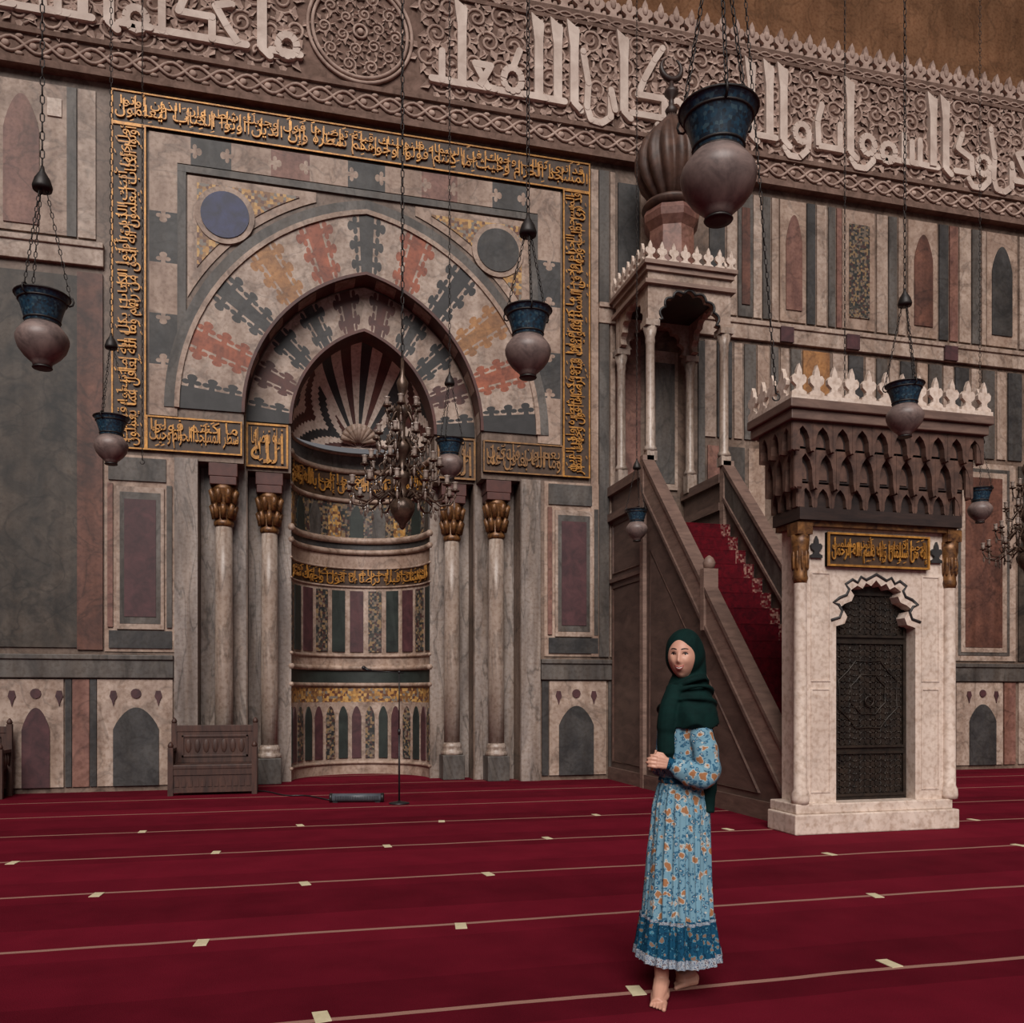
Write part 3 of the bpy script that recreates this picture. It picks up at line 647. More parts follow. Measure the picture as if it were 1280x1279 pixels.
# stairs
NSt=17; rise=.23; run=.2275
mb=MB(); mc_=MB(); me_=[MB(),MB()]
for i in range(NSt):
    y0=-5.32+run*i; mb.box(5.26,6.46,y0,-1.4,rise*i if i else 0,rise*(i+1))
    z=rise*(i+1); mc_.box(5.46,6.28,y0-.015,y0+run,z,z+.012); mc_.box(5.46,6.28,y0-.012,y0-.002,z-rise,z)
    for k,(a,b) in enumerate(((5.3,5.46),(6.28,6.44))): me_[k].box(a,b,y0-.015,y0+run,z,z+.012); me_[k].box(a,b,y0-.012,y0-.002,z-rise,z)
mb.box(5.26,6.46,-1.41,-.02,3.7,3.915); N('steps',mb,'wood_dark'); rn=N('stair_carpet',mc_,'stair_red')
for q in me_: N('carpet_border',q,'runner_edge',rn)
for s in (-1,1):
    x=5.18 if s<0 else 6.48; mb=MB()
    mb.prism([(-5.42,0),(-5.42,.6),(-1.46,4.74),(-.05,4.74),(-.05,0)],x,x+.07,'x'); fk=N('stair_flank',mb,'wood_flank')
    xo=x-.04 if s<0 else x-.03; xe=xo+.14; mb=MB()
    mb.prism([(-5.4,.2),(-5.4,.67),(-1.44,4.86),(-1.44,4.38)],xo,xe,'x'); hr=N('handrail',mb,'wood_taupe' if s<0 else 'grey',bevel=.01)
    for p in ([(-5.38,.63),(-5.38,.7),(-1.46,4.9),(-1.46,4.82)],[(-5.38,.16),(-5.38,.22),(-1.46,4.41),(-1.46,4.35)]):
        mb=MB(); mb.prism(p,xo-.025,xe+.025,'x'); N('rail_moulding',mb,'wood_mid',hr)
    mb=MB(); mb.box(xo-.02,xe+.02,-1.5,-1.38,0,4.93); N('post',mb,'wood_taupe')
    mb=MB(); mb.box(xo-.03,xe+.03,-3.47,-3.37,2.2,2.98); mb.lathe([(.03,2.96),(.07,3.0),(.08,3.06),(.05,3.12),(.01,3.15)],(xo+.07,-3.42,0),12); N('newel_post',mb,'wood_taupe')
    for r in ((-.03,-1.37,4.2,4.32),(-.03,-1.37,4.62,4.76),(-.01,-5.4,0,.2),(.005,-1.37,3.2,3.26)):
        mb=MB(); mb.box(xo+r[0],xe-.01-r[0]*.3,r[1],-.03,r[2],r[3]); N('flank_rail',mb,'wood_mid',fk)
    for pts in ([(-4.7,.28),(-1.62,3.5),(-1.62,.28)],[(-1.3,.3),(-1.3,3.1),(-.15,3.1),(-.15,.3)],[(-1.3,3.34),(-1.3,4.12),(-.15,4.12),(-.15,3.34)]):
        mb=MB(); P=[Vector((x if s<0 else x+.07,p[0],p[1])) for p in pts]; mb.tube(P,.022,4,closed=True,sm=False); N('panel_moulding',mb,'wood_carved',fk)
# canopy
cxs=(5.27,6.48); cys=(-1.42,-.26)
for x in cxs:
    for y in cys:
        mb=MB(); mb.box(x-.08,x+.08,y-.08,y+.08,4.86 if y<-1 else 4.7,5.0); mb.lathe([(.09,5.0),(.1,5.04),(.07,5.1),(.066,6.6),(.075,6.64),(.07,6.7),(.11,6.85)],(x,y,0),14); mb.box(x-.11,x+.11,y-.11,y+.11,6.85,6.94); N('canopy_column',mb,'marble_column')
def lobarch(a,b,z0,zt):
    c=(a+b)/2; h=(b-a)/2; pts=[(a,z0)]; nl=7
    for i in range(nl):
        for j in range(7):
            ph=pi*(i+j/6)/nl; rr=1-.12*(1-sin(pi*j/6)); pts.append((c-h*rr*cos(ph),z0+.02+(zt-z0)*rr*sin(ph)))
    return pts+[(b,z0)]
mb=MB()
for y in (-1.5,-.3): mb.prism([(5.2,6.95)]+lobarch(5.38,6.37,6.95,7.42)+[(6.55,6.95),(6.55,7.7),(5.2,7.7)],y,y+.1)
for x in (5.205,6.445): mb.prism([(-1.4,6.955)]+lobarch(-1.3,-.38,6.955,7.42)+[(-.3,6.955),(-.3,7.69),(-1.4,7.69)],x,x+.1,'x')
N('canopy_frieze',mb,'pale')
mb=MB(); mb.tube([(a,-1.5,b) for a,b in lobarch(5.38,6.37,6.95,7.42)],.02,5); N('arch_edging',mb,'black')
mb=MB(); mb.box(5.16,6.59,-1.54,-.16,7.66,7.745); mb.box(5.12,6.63,-1.58,-.12,7.74,7.8)
for r in ((5.14,6.61,-1.56,-1.5),(5.14,6.61,-.2,-.14),(5.14,5.2,-1.5,-.2),(6.55,6.61,-1.5,-.2)): mb.box(r[0],r[1],r[2],r[3],7.46,7.52)
N('canopy_roof',mb,'wood_taupe')
mb=MB(); mb.box(5.31,6.44,-1.39,-.31,7.45,7.6); N('canopy_ceiling',mb,'wood_dark')
mb=MB()
for i in range(8): mb.prism(leaf(.16,.3,5.22+.188*i,7.79),-1.55,-1.51)
for i in range(7):
    for x in (5.15,6.6): mb.prism(leaf(.16,.3,-1.42+.19*i,7.79),x-.02,x+.02,'x')
N('canopy_crest',mb,'white')
dc=(5.87,-.86,0)
mb=MB(); mb.lathe([(.5,7.78),(.5,7.9),(.38,8.0),(.36,8.6),(.44,8.72),(.46,8.82),(.42,8.9),(.33,8.95)],dc,8,sm=False); N('drum',mb,'pink')
mb=MB(); mb.lathe([(.33,8.92),(.46,8.98),(.43,9.04),(.28,9.1)],dc,32); mb.lathe([(.24,9.08),(.31,9.2),(.41,9.36),(.47,9.56),(.47,9.78),(.4,10.0),(.28,10.18),(.15,10.34),(.07,10.44),(.05,10.52)],dc,112,ribs=14,amp=.22,twist=.9); dm=N('dome',mb,'dome_stone')
mb=MB(); mb.lathe([(.07,10.46),(.1,10.54),(.045,10.62),(.04,10.72),(.11,10.8),(.11,10.84),(.04,10.92),(.03,11.05)],dc,14)
A=[pi/2+.5+i*(2*pi-1.0)/20 for i in range(21)]
mb.tube([(dc[0]+.17*cos(a),dc[1],11.2+.17*sin(a)) for a in A],[.012+.04*sin(pi*i/20) for i in range(21)],8); N('finial',mb,'finial_metal',dm)
# ------------------------------------------------------------ chains and lamps
def chain(mb,p,q,ln=.07,w=.013,r=.0045):
    p=Vector(p);q=Vector(q); d=q-p; n_=max(2,int(d.length/(ln*.8))); d/=n_; t=d.normalized()
    a=t.cross(Vector((0,1,0)) if abs(t.y)<.9 else Vector((1,0,0))).normalized(); b=t.cross(a)
    for i in range(n_):
        c=p+d*(i+.5); s=a if i%2 else b
        mb.tube([c+t*(ln/2*cos(k*pi/3))+s*(w*sin(k*pi/3)) for k in range(6)],r,3,closed=True)
def drop(mb,z0,ztop,roof,dx=0,**k):
    chain(mb,(0,0,z0),(dx,0,ztop),**k); mb.tube([(dx,0,ztop),(dx,0,roof)],.008,5)
LAMP={}; ZS=.91
def lp(prof): return [(r,z*ZS) for r,z in prof]
def lamp(x,yb,t,hcap,label,chains=True):
    p=at(x,yb,t); o=thing('hanging_lamp',label,'lamp',p,random.random(),'hanging mosque lamps')
    if not LAMP:
        q=MB(); q.lathe(lp([(.02,.014),(.055,.016),(.058,.036),(.074,.05),(.108,.085),(.138,.13),(.153,.18),(.155,.205),(.146,.235),(.122,.27),(.1,.3)]),n=32); LAMP['body']=q.mesh('body','lamp_glass')
        q=MB(); q.lathe(lp([(.03,.0),(.056,0),(.06,.006),(.05,.016),(.05,.03)]),n=20); LAMP['foot']=q.mesh('foot','iron')
        q=MB(); q.lathe(lp([(.09,.292),(.1,.31),(.108,.35),(.12,.4),(.136,.45),(.152,.485),(.16,.494),(.16,.502),(.15,.503),(.12,.44),(.09,.33),(.02,.31)]),n=32); LAMP['neck']=q.mesh('neck','enamel')
        q=MB()
        for z,r in ((.298,.099),(.325,.103),(.455,.138),(.496,.159)): q.tube([(r*cos(i*pi/14),r*sin(i*pi/14),z*ZS) for i in range(28)],.006,5,closed=True)
        LAMP['rim_band']=q.mesh('rim_band','iron')
        for k in range(3):
            q=MB(); a=k*2*pi/3; q.tube([(.152*cos(a)+.025*cos(u)*cos(a),.152*sin(a)+.025*cos(u)*sin(a),.44+.03*sin(u)) for u in [i*pi/4 for i in range(8)]],.006,4,closed=True)
            LAMP['handle%d'%k]=q.mesh('handle','iron')
    for k,me in LAMP.items():
        c=bpy.data.objects.new(me.name.split('.')[0],me); C.objects.link(c); c.parent=o
    zc=.455+hcap
    for k in range(3):
        a=k*2*pi/3; q=MB(); chain(q,(.157*cos(a),.157*sin(a),.465),(.02*cos(a),.02*sin(a),zc),.045,.009,.0035); q.build('chain','iron',o)
    q=MB(); q.lathe([(.055,zc-.02),(.06,zc),(.045,zc+.05),(.015,zc+.1),(.01,zc+.13)],n=16); q.build('cap','iron',o)
    q=MB(); drop(q,zc+.12,max(zc+.3,H+HY/F*t+.6-p.z),26-p.z); q.build('hanging_chain','iron',o)
    return o
lamp(898,277,3.6,.75,'largest hanging lamp, blue necked with pinkish bulb, in front of the minbar dome')
lamp(53,461,5.5,.68,'blue necked hanging lamp in front of the big grey marble panel at far left')
lamp(660,473,5.9,.52,'blue necked hanging lamp in front of the right side of the outer striped arch')
lamp(139,581,8.46,.68,'small hanging lamp at the lower left corner of the gold frame')
lamp(562,600,10,.64,'small hanging lamp just right of the chandelier before the niche')
lamp(1131,547,7.6,.7,'hanging lamp in front of the white crest on the minbar gate')
lamp(796,677,12.6,.6,'smallest hanging lamp, left of the minbar stair rail')
lamp(1225,654,11.7,.62,'small hanging lamp right of the dark wooden cornice of the minbar gate')
def bare(x,yb,t,dx,label):
    p=at(x,yb,t); o=thing('hanging_chain',label,'chain',p,-TH,'bare hanging chains')
    q=MB(); drop(q,0,H+HY/F*t+.6-p.z,26-p.z,dx); q.build('links','iron',o)
    q=MB(); q.tube([(.03*cos(a),0,-.03+.03*sin(a)) for a in [pi/2-i*pi*1.5/9 for i in range(10)]],.007,5); q.build('hook','iron',o)
bare(970,492,7.3,-.3,'slanting iron chain ending behind the left part of the minbar gate crest')
bare(1056,505,11.5,0,'straight iron chain dropping behind the middle of the minbar gate crest')
bare(178,575,12.3,0,'thin iron chain hanging along the left strip of the gold frame')
# ------------------------------------------------------------ chandeliers
def chandelier(label,p):
    o=thing('chandelier',label,'chandelier',p,.3,'brass chandeliers')
    q=MB(); q.lathe([(.01,0),(.03,.02),(.04,.06),(.08,.1),(.12,.18),(.13,.24),(.09,.3),(.05,.34),(.04,.45),(.08,.5),(.09,.56),(.04,.62),(.03,.72),(.07,.78),(.1,.84),(.06,.9),(.03,.96),(.03,1.1),(.06,1.16),(.08,1.22),(.04,1.28),(.02,1.36),(.05,1.44),(.06,1.5),(.02,1.58),(.015,1.75)],n=16,ribs=8,amp=.06); q.build('stem','brass',o)
    for nA,r,z,ph in ((12,.54,.36,0),(10,.38,.62,.2),(8,.27,.9,.1),(6,.17,1.2,0)):
        for i in range(nA):
            a=2*pi*i/nA+ph; ca,sa=cos(a),sin(a); q=MB()
            f=lambda rr,zz:(rr*ca,rr*sa,zz)
            q.tube([f(.04,z-.06),f(r*.3,z+.02),f(r*.5,z-.03),f(r*.72,z-.12),f(r*.92,z-.1),f(r,z-.02),f(r,z+.03)],[.014,.013,.012,.012,.011,.011,.011],6)
            q.tube([f(r*.55,z-.06),f(r*.62,z+.03),f(r*.5,z+.07),f(r*.42,z+.02)],.008,5)
            q.lathe([(.015,z+.02),(.042,z+.03),(.046,z+.042),(.02,z+.046)],(r*ca,r*sa,0),10)
            ar=q.build('arm','brass',o)
            q=MB(); q.lathe([(.015,z+.046),(.026,z+.06),(.022,z+.085),(.026,z+.115),(.034,z+.125)],(r*ca,r*sa,0),8); q.build('bulb','bulb_glass',ar)
            for rr,zz in ((.98,-.05),(.7,-.13)):
                q=MB(); q.lathe([(.002,z+zz-.11),(.015,z+zz-.08),(.011,z+zz-.04),(.003,z+zz-.02),(.009,z+zz-.01),(.003,z+zz+.015)],(r*rr*ca,r*rr*sa,0),5,sm=False); q.build('crystal_drop','crystal',ar)
    q=MB(); drop(q,1.74,H+HY/F*9.5+1.5-p.z,26-p.z,ln=.1,w=.018,r=.007); q.build('hanging_chain','iron',o)
    return o
ch=chandelier('large brass tiered chandelier hanging in front of the mihrab niche',at(503,662,9.0))
c2=dup(ch); pz=ch.location.z; tt=12.4; p2=at(1283,700,tt); c2.location=(p2.x,p2.y,pz); c2['label']='brass chandelier cut off by the right picture edge beside the minbar'
# ------------------------------------------------------------ bench, microphone, floor bar, tape
def bench(p,label,rz=0):
    o=thing('bench',label,'bench',p,rz,'carved wooden benches'); w,d=.55,.24
    q=MB(); q.box(-w+.02,w-.02,-d,d,.36,.42); q.build('seat','wood_bench',o,bevel=.01)
    q=MB(); q.box(-w+.03,w-.03,d-.05,d-.01,.42,.92); q.box(-w+.02,w-.02,d-.06,d,.86,.95); q.box(-w+.1,w-.1,d-.065,d-.04,.5,.53); q.box(-w+.1,w-.1,d-.065,d-.04,.78,.81); q.box(-w+.1,-w+.13,d-.065,d-.04,.5,.81); q.box(w-.13,w-.1,d-.065,d-.04,.5,.81)
    for i in range(7): q.ball((-.36+.12*i,d-.05,.655),(.045,.012,.1),8)
    q.build('backrest','wood_bench',o,bevel=.004)
    for x in (-w,w):
        for y,h in ((-d+.03,.66),(d-.03,.98)):
            q=MB(); q.box(x-.035,x+.035,y-.035,y+.035,0,h); q.lathe([(.03,h),(.04,h+.02),(.03,h+.05),(.008,h+.08)],(x,y,0),10); q.build('leg','wood_bench',o)
        q=MB(); q.box(x-.03,x+.03,-d,d,.6,.64)
        for i in range(4): y=-.14+.1*i; q.lathe([(.012,.42),(.018,.5),(.012,.6)],(x,y,0),8)
        q.build('armrest','wood_bench',o)
    q=MB(); q.box(-w+.03,w-.03,-d+.02,-d+.04,.05,.36); q.box(-w+.03,w-.03,-d+.005,-d+.04,.28,.36); q.box(-w+.03,w-.03,-d+.005,-d+.04,.04,.1)
    for i in range(12): x=-.47+.0855*i; q.prism(ogive(x-.03,x+.03,.12,.26,.5),-d+.01,-d+.03)
    q.build('front_panel','wood_bench',o)
    return o
x,y=fl(266,994); b1=bench((x,y+.24,0),'dark carved wooden bench against the wall left of the mihrab')
b2=dup(b1); b2.location=(Xw(8,-.5)-.59,-.42,0); b2['label']='dark wooden bench mostly cut off by the left picture edge'
x,y=fl(499,1005)
o=thing('microphone_stand','thin black microphone stand with boom standing before the mihrab niche','microphone stand',(x,y,0),-TH)
q=MB(); q.lathe([(.01,0),(.13,0),(.13,.015),(.05,.03),(.015,.04)],n=24); q.build('base','black_metal',o)
q=MB(); q.tube([(0,0,.03),(0,0,.9)],.012,8); q.tube([(0,0,.9),(0,0,1.68)],.008,8); q.lathe([(.018,.88),(.018,.95)],n=10); q.build('pole','black_metal',o)
q=MB(); q.tube([(.06,0,1.66),(-.36,0,1.69)],.007,6); q.ball((0,0,1.67),.02,8); q.build('boom','black_metal',o)
q=MB(); q.tube([(-.35,0,1.69),(-.4,0,1.7),(-.44,0,1.72)],[.012,.016,.024],8); q.ball((-.45,0,1.725),.028,10); q.build('microphone','black_metal',o)
x,y=fl(446,1003)
o=thing('floor_speaker','grey tubular speaker bar lying on the red carpet beside the microphone stand','speaker',(x,y,0),-TH+.05)
q=MB(); q.tube([(-.32,0,.06),(.32,0,.06)],.055,16); q.build('casing','plastic_grey',o)
q=MB()
for i in range(26): xx=-.27+.0216*i; q.box(xx,xx+.008,-.06,-.045,.035,.085)
q.build('grille','black_metal',o)
for s in (-1,1):
    q=MB(); q.tube([(s*.345,0,.06),(s*.31,0,.06)],.06,16); q.box(min(s*.3,s*.24),max(s*.3,s*.24),-.05,.05,0,.012); q.build('end_cap','black_metal',o)
q=MB(); a=fl(318,990); b_=fl(412,1000)
q.tube([(a[0]+(b_[0]-a[0])*i/12,a[1]+(b_[1]-a[1])*i/12+.12*sin(i*.9),.012) for i in range(13)],.01,5); tag(q.build('cable','black_metal'),'black cable lying on the carpet between bench and speaker bar','cable')
q=MB(); q.prism([(-.035,-.065),(.035,-.06),(.034,.065),(-.033,.068)],.0005,.004,'z'); tm=q.mesh('tape_mark','tape')
for x,y in ((402,1272),(795,1239),(1112,1205),(252,1179),(576,1158),(1094,1120),(121,1119),(381,1105),(610,1093),(1037,1068),(1274,1057),(16,1079),(270,1066),(484,1058),(684,1048),(910,1037),(375,1032),(552,1027),(745,1019),(1217,1025),(178,1040)):
    o=bpy.data.objects.new('tape_mark',tm); C.objects.link(o); p=fl(x,y); o.location=(p[0],p[1],0); o.rotation_euler=(0,0,random.uniform(-.2,.2)); tag(o,'short pale tape mark stuck on a carpet prayer line','tape mark','tape marks on the prayer lines')
# ------------------------------------------------------------ woman
px_,py_=fl(835,1240); pr=thing('person','woman in dark green headscarf and blue floral dress standing barefoot on the carpet','person',(px_,py_,0),-TH)
def remesh(mb,name,m,vox,it,parent):
    o=bpy.data.objects.new('tmp',mb.mesh('tmp',m)); C.objects.link(o)
    r=o.modifiers.new('r','REMESH'); r.mode='VOXEL'; r.voxel_size=vox; r.use_smooth_shade=True
    s=o.modifiers.new('s','SMOOTH'); s.factor=.5; s.iterations=it
    bpy.context.view_layer.update(); me=bpy.data.meshes.new_from_object(o.evaluated_get(bpy.context.evaluated_depsgraph_get())); me.name=name
    if not me.materials: me.materials.append(MATS[m])
    bpy.data.objects.remove(o); me.polygons.foreach_set('use_smooth',[True]*len(me.polygons))
    o=bpy.data.objects.new(name,me); C.objects.link(o); o.parent=parent; return o
Hc=Vector((.072,0,1.574)); D=Vector((-.40,-.91,-.04)).normalized(); SD=Vector((D.y,-D.x,0)).normalized(); UP=Vector((0,0,1))
def hpt(f,s,u):
    Ff,Ss,Uu=.094,.071,.108
    if u<0:
        Ss*=1-.3*(-u)**1.8
        if f<0: Ff*=1-.4*(-u)
    x=f*Ff
    if f>0:
        g=lambda a,b,wa,wb:math.exp(-(((abs(s)-a)/wa)**2+((u-b)/wb)**2))
        x+=.015*g(0,-.2,.11,.11)+.009*g(0,-.02,.085,.17)+.004*g(.13,-.24,.07,.07)-.01*g(.37,.1,.18,.1)+.004*g(.36,.27,.3,.09)+.006*g(0,-.5,.3,.1)-.002*g(0,-.7,.26,.06)+.006*g(0,-.88,.28,.13)+.006*g(.5,-.2,.2,.16)-.002*g(.36,-.48,.06,.09)
    return Hc+D*x+SD*(s*Ss)+UP*(u*Uu+.03*s*Ss)
bd=MB(); vs=[];fs=[]; NA,NB=60,84
for j in range(1,NA):
    p=-pi/2+pi*j/NA
    for i in range(NB):
        a=2*pi*i/NB; vs.append(hpt(cos(p)*cos(a),cos(p)*sin(a),sin(p)))
k=len(vs); vs+=[hpt(0,0,-1),hpt(0,0,1)]
for j in range(NA-2):
    for i in range(NB): fs.append([j*NB+i,j*NB+(i+1)%NB,(j+1)*NB+(i+1)%NB,(j+1)*NB+i])
for i in range(NB): fs+=[[k,(i+1)%NB,i],[k+1,(NA-2)*NB+i,(NA-2)*NB+(i+1)%NB]]
bd.add(vs,fs,0,True)
bd.tube([(.09,.02,1.55),(.09,.01,1.45),(.085,0,1.36),(.08,0,1.3)],[.05,.048,.055,.08],14)
bd.tube([(.08,0,1.36),(.075,0,1.28),(.065,0,1.15),(.06,0,1.02),(.06,0,.9),(.06,0,.82)],[.065,.1,.1,.088,.1,.085],16)
SH={-1:((.108,-.115,1.3),(.146,-.16,1.04),(-.02,-.145,1.082)),1:((.06,.13,1.31),(.02,.18,1.07),(-.05,-.035,1.092))}
for s,(a,e_,w) in SH.items():
    bd.tube([(.08,0,1.3),a],[.05,.04],10); bd.ball(a,.04); bd.tube([a,e_],[.04,.034],12); bd.ball(e_,.035); bd.tube([e_,w],[.034,.02],12)
    w=Vector(w); e_=Vector(e_); z=.82
    hd=Vector((-.9,-.2,.16)).normalized() if s<0 else Vector((-.45,-.85,.05)).normalized()
    nrm=Vector((.1,-1,.1)).normalized() if s<0 else Vector((-.85,.45,0)).normalized(); acr=hd.cross(nrm).normalized(); nrm=acr.cross(hd)
    for q_ in (-.022,-.008,.008,.022): bd.tube([w-hd*.01+acr*q_*.6*z,w+hd*.04*z+acr*q_*z,w+hd*.074*z+acr*q_*1.1*z],[.014,.012,.0095],8)
    for q_,ln in ((-.03,.06),(-.01,.072),(.011,.069),(.031,.052)):
        b0=w+(hd*.066+acr*q_)*z; b1_=b0+(hd*.92-nrm*.3).normalized()*ln*.5*z; b2_=b1_+(hd*.6-nrm*.75).normalized()*ln*.32*z; b3=b2_+(hd*.1-nrm).normalized()*ln*.25*z
        bd.tube([b0,b1_,b2_,b3],[.0078,.0072,.0066,.0054],8); bd.ball(b3,.0054,8)
    t0=w+hd*.02-acr*.022*s*z; t1=t0+(hd*.7-acr*s*.7).normalized()*.028; t2=t1+(hd-acr*s*.1-nrm*.3).normalized()*.023
    bd.tube([t0,t1,t2],[.0105,.0085,.0066],8); bd.ball(t2,.0066,8)
for (heel,toe,knee) in (((-.03,-.03),(-.1,-.26),(.0,-.05)),((.165,.11),(.02,.05),(.1,.05))):
    h=Vector((heel[0],heel[1],0)); t=Vector((toe[0],toe[1],0)); d=(t-h).normalized(); sd=Vector((d.y,-d.x,0))
    ank=h+d*.035+UP*.085
    bd.tube([(.06,knee[1]*.4,.86),(knee[0],knee[1],.46),(knee[0]*.6+ank.x*.4,knee[1]*.6+ank.y*.4,.33),(ank.x,ank.y,.16),ank],[.075,.052,.05,.035,.033],12)
    ln=(t-h).length
    bd.ball(h+d*.03+UP*.033,.031); bd.tube([ank-UP*.01,h+d*.1+UP*.05,h+d*(ln-.06)+UP*.025],[.034,.032,.021],12,fx=1.1)
    bd.tube([h+d*.02+UP*.024,h+d*.1+UP*.026,h+d*(ln-.05)+UP*.02],[.024,.029,.02],12,fx=1.5)
    for i,q_ in enumerate((-.032,-.016,-.002,.012,.026)):
        r_=.0125 if i==0 else .0088; e2=ln-.004-i*.009-.006
        bd.tube([h+d*(ln-.075)+sd*q_*.9+UP*.02,h+d*(e2-.02)+sd*q_+UP*.015,h+d*e2+sd*q_*1.05+UP*.009],[r_+.002,r_,r_*.85],8); bd.ball(h+d*e2+sd*q_*1.05+UP*.0095,r_*.9,8)
body=remesh(bd,'body','skin',.0035,2,pr)
def sf(s,u,o=0): return hpt(sqrt(max(0,1-s*s-u*u)),s,u)+D*o
for s in (-1,1):
    c=sf(s*.37,.1)-D*.0045; q=MB()
    q.tube([c-SD*.0125,c-SD*.006,c,c+SD*.006,c+SD*.0125],[.001,.0056,.007,.0056,.001],10); ey=q.build('eye','eye_white',body)
    q=MB(); q.ball(c+D*.0035,.0057,12); q.build('iris','iris',ey)
    q=MB(); q.tube([sf(s*x,.285+.05*sin((x-.1)*5.5),.001) for x in (.14,.22,.32,.42,.52,.58)],[.0018,.003,.0032,.0028,.002,.0008],6); q.build('eyebrow','brow',body)
    q=MB(); q.tube([sf(s*x,u_,.0015) for x,u_ in ((.19,.1),(.27,.155),(.37,.175),(.48,.15),(.56,.11))],[.001,.002,.0026,.0026,.0014],5); q.build('eyelash','brow',body)
q=MB()
xs_=(-.32,-.22,-.11,0,.11,.22,.32)
q.tube([sf(x,-.455+.95*x*x-(.01 if x==0 else 0),.001) for x in xs_],[.0008,.0024,.0034,.003,.0034,.0024,.0008],6)
q.tube([sf(x,-.55+1.75*x*x,.001) for x in xs_],[.0008,.0028,.004,.0044,.004,.0028,.0008],6); q.build('lips','lip',body)
q=MB(); q.tube([sf(x,-.502+1.35*x*x,.0008) for x in (-.25,-.12,0,.12,.25)],[.001,.0034,.0038,.0034,.001],6); q.build('teeth','teeth',body)
# dress
def rg(cx,cy,z,rx,ry,n=110,am=0,nf=14,ph=0,dz=0):
    out=[]
    for i in range(n):
        a=2*pi*i/n; w=1+am*(sin(nf*a+ph)+.6*sin((nf*2-5)*a+ph*2.3)+.7*sin((nf-7)*a+ph*1.7+z*3))
        out.append((cx+rx*cos(a)*w,cy+ry*sin(a)*w,z+dz*sin(nf*a+ph)))
    return out
def interp(keys,zs):
    r=[]
    for z in zs:
        for a,b in zip(keys,keys[1:]):
            if a[0]>=z>=b[0]:
                t=(a[0]-z)/(a[0]-b[0]); t2=t*t*(3-2*t); t=.5*t+.5*t2
                r.append([z]+[a[k]+(b[k]-a[k])*t for k in range(1,len(a))]); break
    return r
NF=22
K=[(1.37,.085,0,.06,.06,0),(1.345,.085,0,.09,.12,0),(1.31,.08,0,.11,.15,.0),(1.22,.07,0,.12,.145,.004),(1.12,.062,0,.118,.132,.01),(1.005,.062,0,.1,.112,.015),(.99,.062,0,.098,.11,.015),(.96,.062,0,.112,.126,.025),(.86,.06,0,.13,.148,.032),(.6,.05,-.008,.143,.168,.038),(.365,.044,-.016,.154,.186,.044)]
q=MB(); q.loft([rg(k[1],k[2],k[0],k[3],k[4],160,k[5],NF,k[0]*1.1) for k in interp(K,[1.37-i*(1.37-.365)/56 for i in range(56)]+[.365])],caps=False); dr=q.build('dress','floral',pr)
K=[(.38,.044,-.016,.155,.188,.044),(.365,.044,-.016,.162,.194,.046),(.255,.044,-.016,.176,.203,.052),(.205,.044,-.016,.184,.21,.056)]
q=MB(); q.loft([rg(k[1],k[2],k[0],k[3],k[4],160,k[5],NF,.9+k[0]) for k in interp(K,[.38-i*.0158 for i in range(12)])],caps=False); hb=q.build('hem_border','floral_hem',dr)
K=[(.212,.044,-.016,.185,.21,.056),(.172,.044,-.016,.189,.214,.059)]
q=MB(); q.loft([rg(k[1],k[2],k[0],k[3],k[4],160,k[5],NF,.9+k[0],.004) for k in interp(K,[.212,.2,.186,.172])],caps=False); q.build('hem_trim','floral_edge',hb)
q=MB(); q.loft([rg(.044,-.016,z,.163,.195,160,.046,NF,1.265) for z in (.373,.359)],caps=False); q.build('hem_piping','floral_edge',hb)
q=MB(); q.loft([rg(.062,0,z,r_,r_+.013,96,.012,14,1.5) for z,r_ in ((1.012,.101),(1.0,.106),(.985,.104))],caps=False); q.build('waistband','floral_hem',dr)
def smooth_path(pts,n):
    P=[Vector(p) for p in pts]; P=[2*P[0]-P[1]]+P+[2*P[-1]-P[-2]]; out=[]
    for i in range(1,len(P)-2):
        for k in range(n):
            t=k/n; a,b,c,d=P[i-1:i+3]; out.append(.5*((2*b)+(c-a)*t+(2*a-5*b+4*c-d)*t*t+(3*b-a-3*c+d)*t**3))
    return out+[P[-2]]
for s in (-1,1):
    a,e_,w=[Vector(v) for v in SH[s]]
    pth=smooth_path([a+Vector((-.015,-s*.025,.012)),a*.5+e_*.5+Vector((.008,.0,0)),e_+Vector((.0,0,-.003)),e_*.5+w*.5+Vector((0,0,-.018)),w+(e_-w).normalized()*.012],12)
    n_=len(pth); kr=[.05,.058,.06,.06,.029]; nr=28; rings=[]; u_=None
    for i in range(n_):
        uu=i/(n_-1)*4; j=min(3,int(uu)); t=uu-j; R_=(kr[j]*(1-t)+kr[j+1]*t)
        tg=(pth[min(i+1,n_-1)]-pth[max(i-1,0)]).normalized()
        if u_ is None: u_=tg.cross(Vector((0,1,0))).normalized()
        u_=(u_-tg*u_.dot(tg)).normalized(); v_=tg.cross(u_)
        rings.append([pth[i]+(u_*cos(2*pi*q_/nr)+v_*sin(2*pi*q_/nr))*R_*(1+.05*sin(i*.9+1.6*sin(2*pi*q_/nr+1))+.035*sin(5*2*pi*q_/nr+i*.15)) for q_ in range(nr)])
    q=MB(); q.loft(rings); sl=q.build('sleeve','floral',dr)
    q=MB(); q.tube([w+(e_-w).normalized()*.024,w+(e_-w).normalized()*.008,w-(e_-w).normalized()*.008],[.029,.026,.03],16); q.build('cuff','floral_hem',sl)
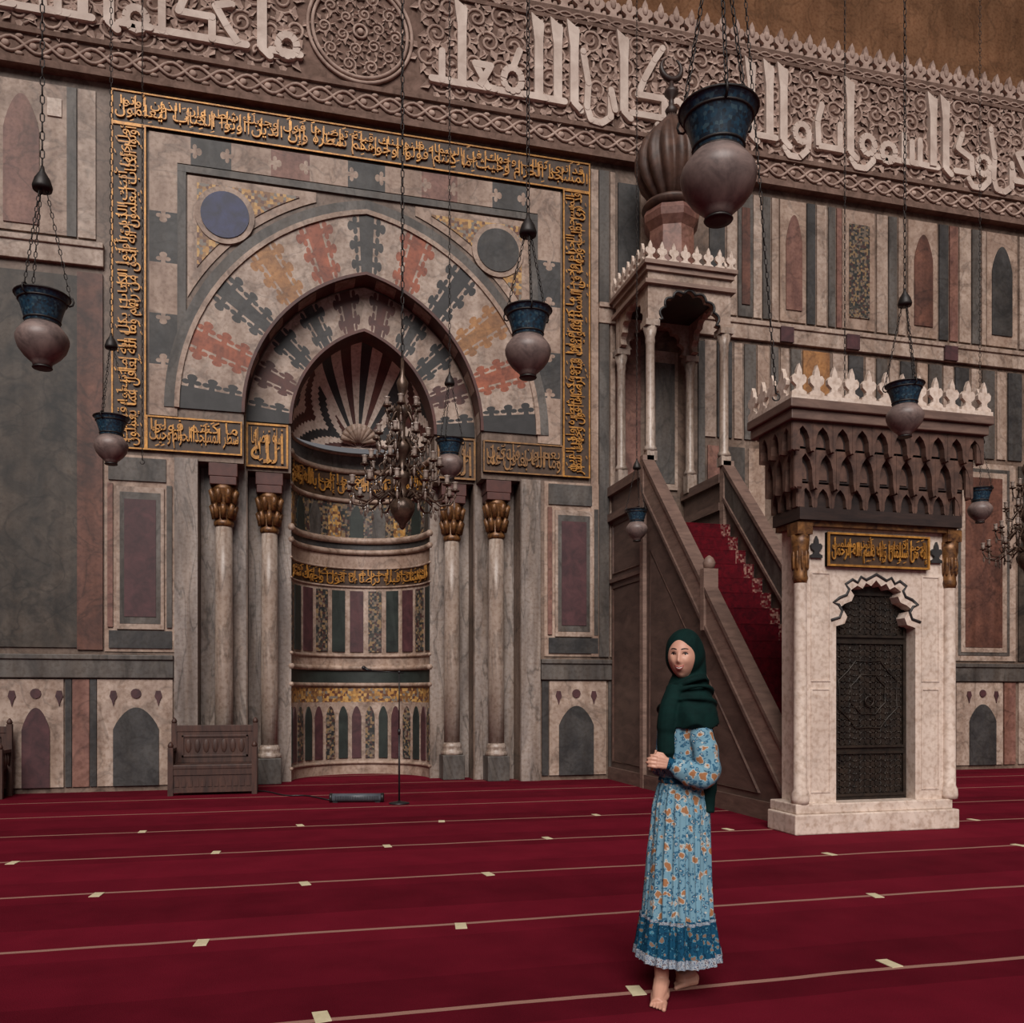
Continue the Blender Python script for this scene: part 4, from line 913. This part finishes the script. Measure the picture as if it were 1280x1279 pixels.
# headscarf
q=MB(); hc=Hc-D*.034+UP*.01
vs=[];fs=[]
nA,nB=36,48
for j in range(1,nA):
    p=-pi/2+pi*j/nA
    for i in range(nB):
        a=2*pi*i/nB; w_=1+.012*sin(6*p+3*a)
        vs.append(hc+D*(.109*cos(p)*cos(a)*w_+.022*max(0,sin(p))*cos(p))+SD*(.091*cos(p)*sin(a))*w_+UP*(.122*sin(p)))
k=len(vs); vs+=[hc-UP*.122,hc+UP*.122]
for j in range(nA-2):
    for i in range(nB): fs.append([j*nB+i,j*nB+(i+1)%nB,(j+1)*nB+(i+1)%nB,(j+1)*nB+i])
for i in range(nB): fs+=[[k,(i+1)%nB,i],[k+1,(nA-2)*nB+i,(nA-2)*nB+(i+1)%nB]]
q.add(vs,fs,0,True)
K=[(1.60,.115,.05,.07,.065,0),(1.5,.112,.045,.078,.072,.01),(1.455,.097,.022,.088,.082,.015),(1.41,.09,.0,.104,.112,.02),(1.36,.092,0,.122,.152,.02),(1.31,.097,0,.134,.182,.024),(1.25,.1,0,.137,.192,.03)]
q.loft([rg(k_[1],k_[2],k_[0],k_[3],k_[4],72,k_[5],6,k_[0]*9,.014 if k_[0]<1.29 else 0) for k_ in interp(K,[1.60-i*.35/22 for i in range(23)])])
q.tube(smooth_path([(.13,.06,1.36),(.175,.03,1.2),(.18,-.02,1.05),(.176,-.05,.95),(.168,-.06,.85)],5),[.05]*8+[.042]*8+[.036]*5,12)
q.tube(smooth_path([(.03,-.06,1.42),(-.01,-.1,1.33),(-.025,-.1,1.22),(-.025,-.1,1.13),(-.02,-.09,1.08)],5),[.048]*10+[.042]*6+[.032]*5,12)
# soft folds wrapped round the neck and over the shoulder
for k_,(z_,r1,r2,tl) in enumerate(((1.45,.085,.086,.03),(1.42,.094,.102,.05),(1.38,.113,.136,.055),(1.335,.128,.168,.045))):
    q.tube([(.09+r1*cos(t),.01+r2*sin(t),z_+tl*sin(t+2.2+.3*k_)) for t in [i*2*pi/36 for i in range(36)]],[.008+.006*abs(sin(t*.26+k_)) for t in range(36)],8,closed=True)
remesh(q,'headscarf','scarf',.005,6,pr)
# ------------------------------------------------------------ light, world, camera
def light(n,kind,loc,rot,e,**k):
    d=bpy.data.lights.new(n,kind); d.energy=e
    for a,b in k.items(): setattr(d,a,b)
    o=bpy.data.objects.new(n,d); C.objects.link(o); o.location=loc; o.rotation_euler=rot; return o
dirv=Vector((.22,.84,-.72)); light('courtyard_light','SUN',(0,-20,15),dirv.to_track_quat('-Z','Y').to_euler(),3.4,angle=math.radians(40),color=(1,.94,.89))
w=bpy.data.worlds.new('World'); bpy.context.scene.world=w; w.use_nodes=True
w.node_tree.nodes['Background'].inputs[0].default_value=(.97,.94,.98,1); w.node_tree.nodes['Background'].inputs[1].default_value=.15
bpy.context.scene.view_settings.view_transform='Standard'
cam=bpy.data.cameras.new('camera'); cam.sensor_width=36; cam.lens=F/1280*36; cam.shift_y=(HY-639.5)/1280; cam.clip_end=200
co=bpy.data.objects.new('camera',cam); C.objects.link(co); co.location=(0,-L,H); co.rotation_euler=(pi/2,0,-TH)
bpy.context.scene.camera=co
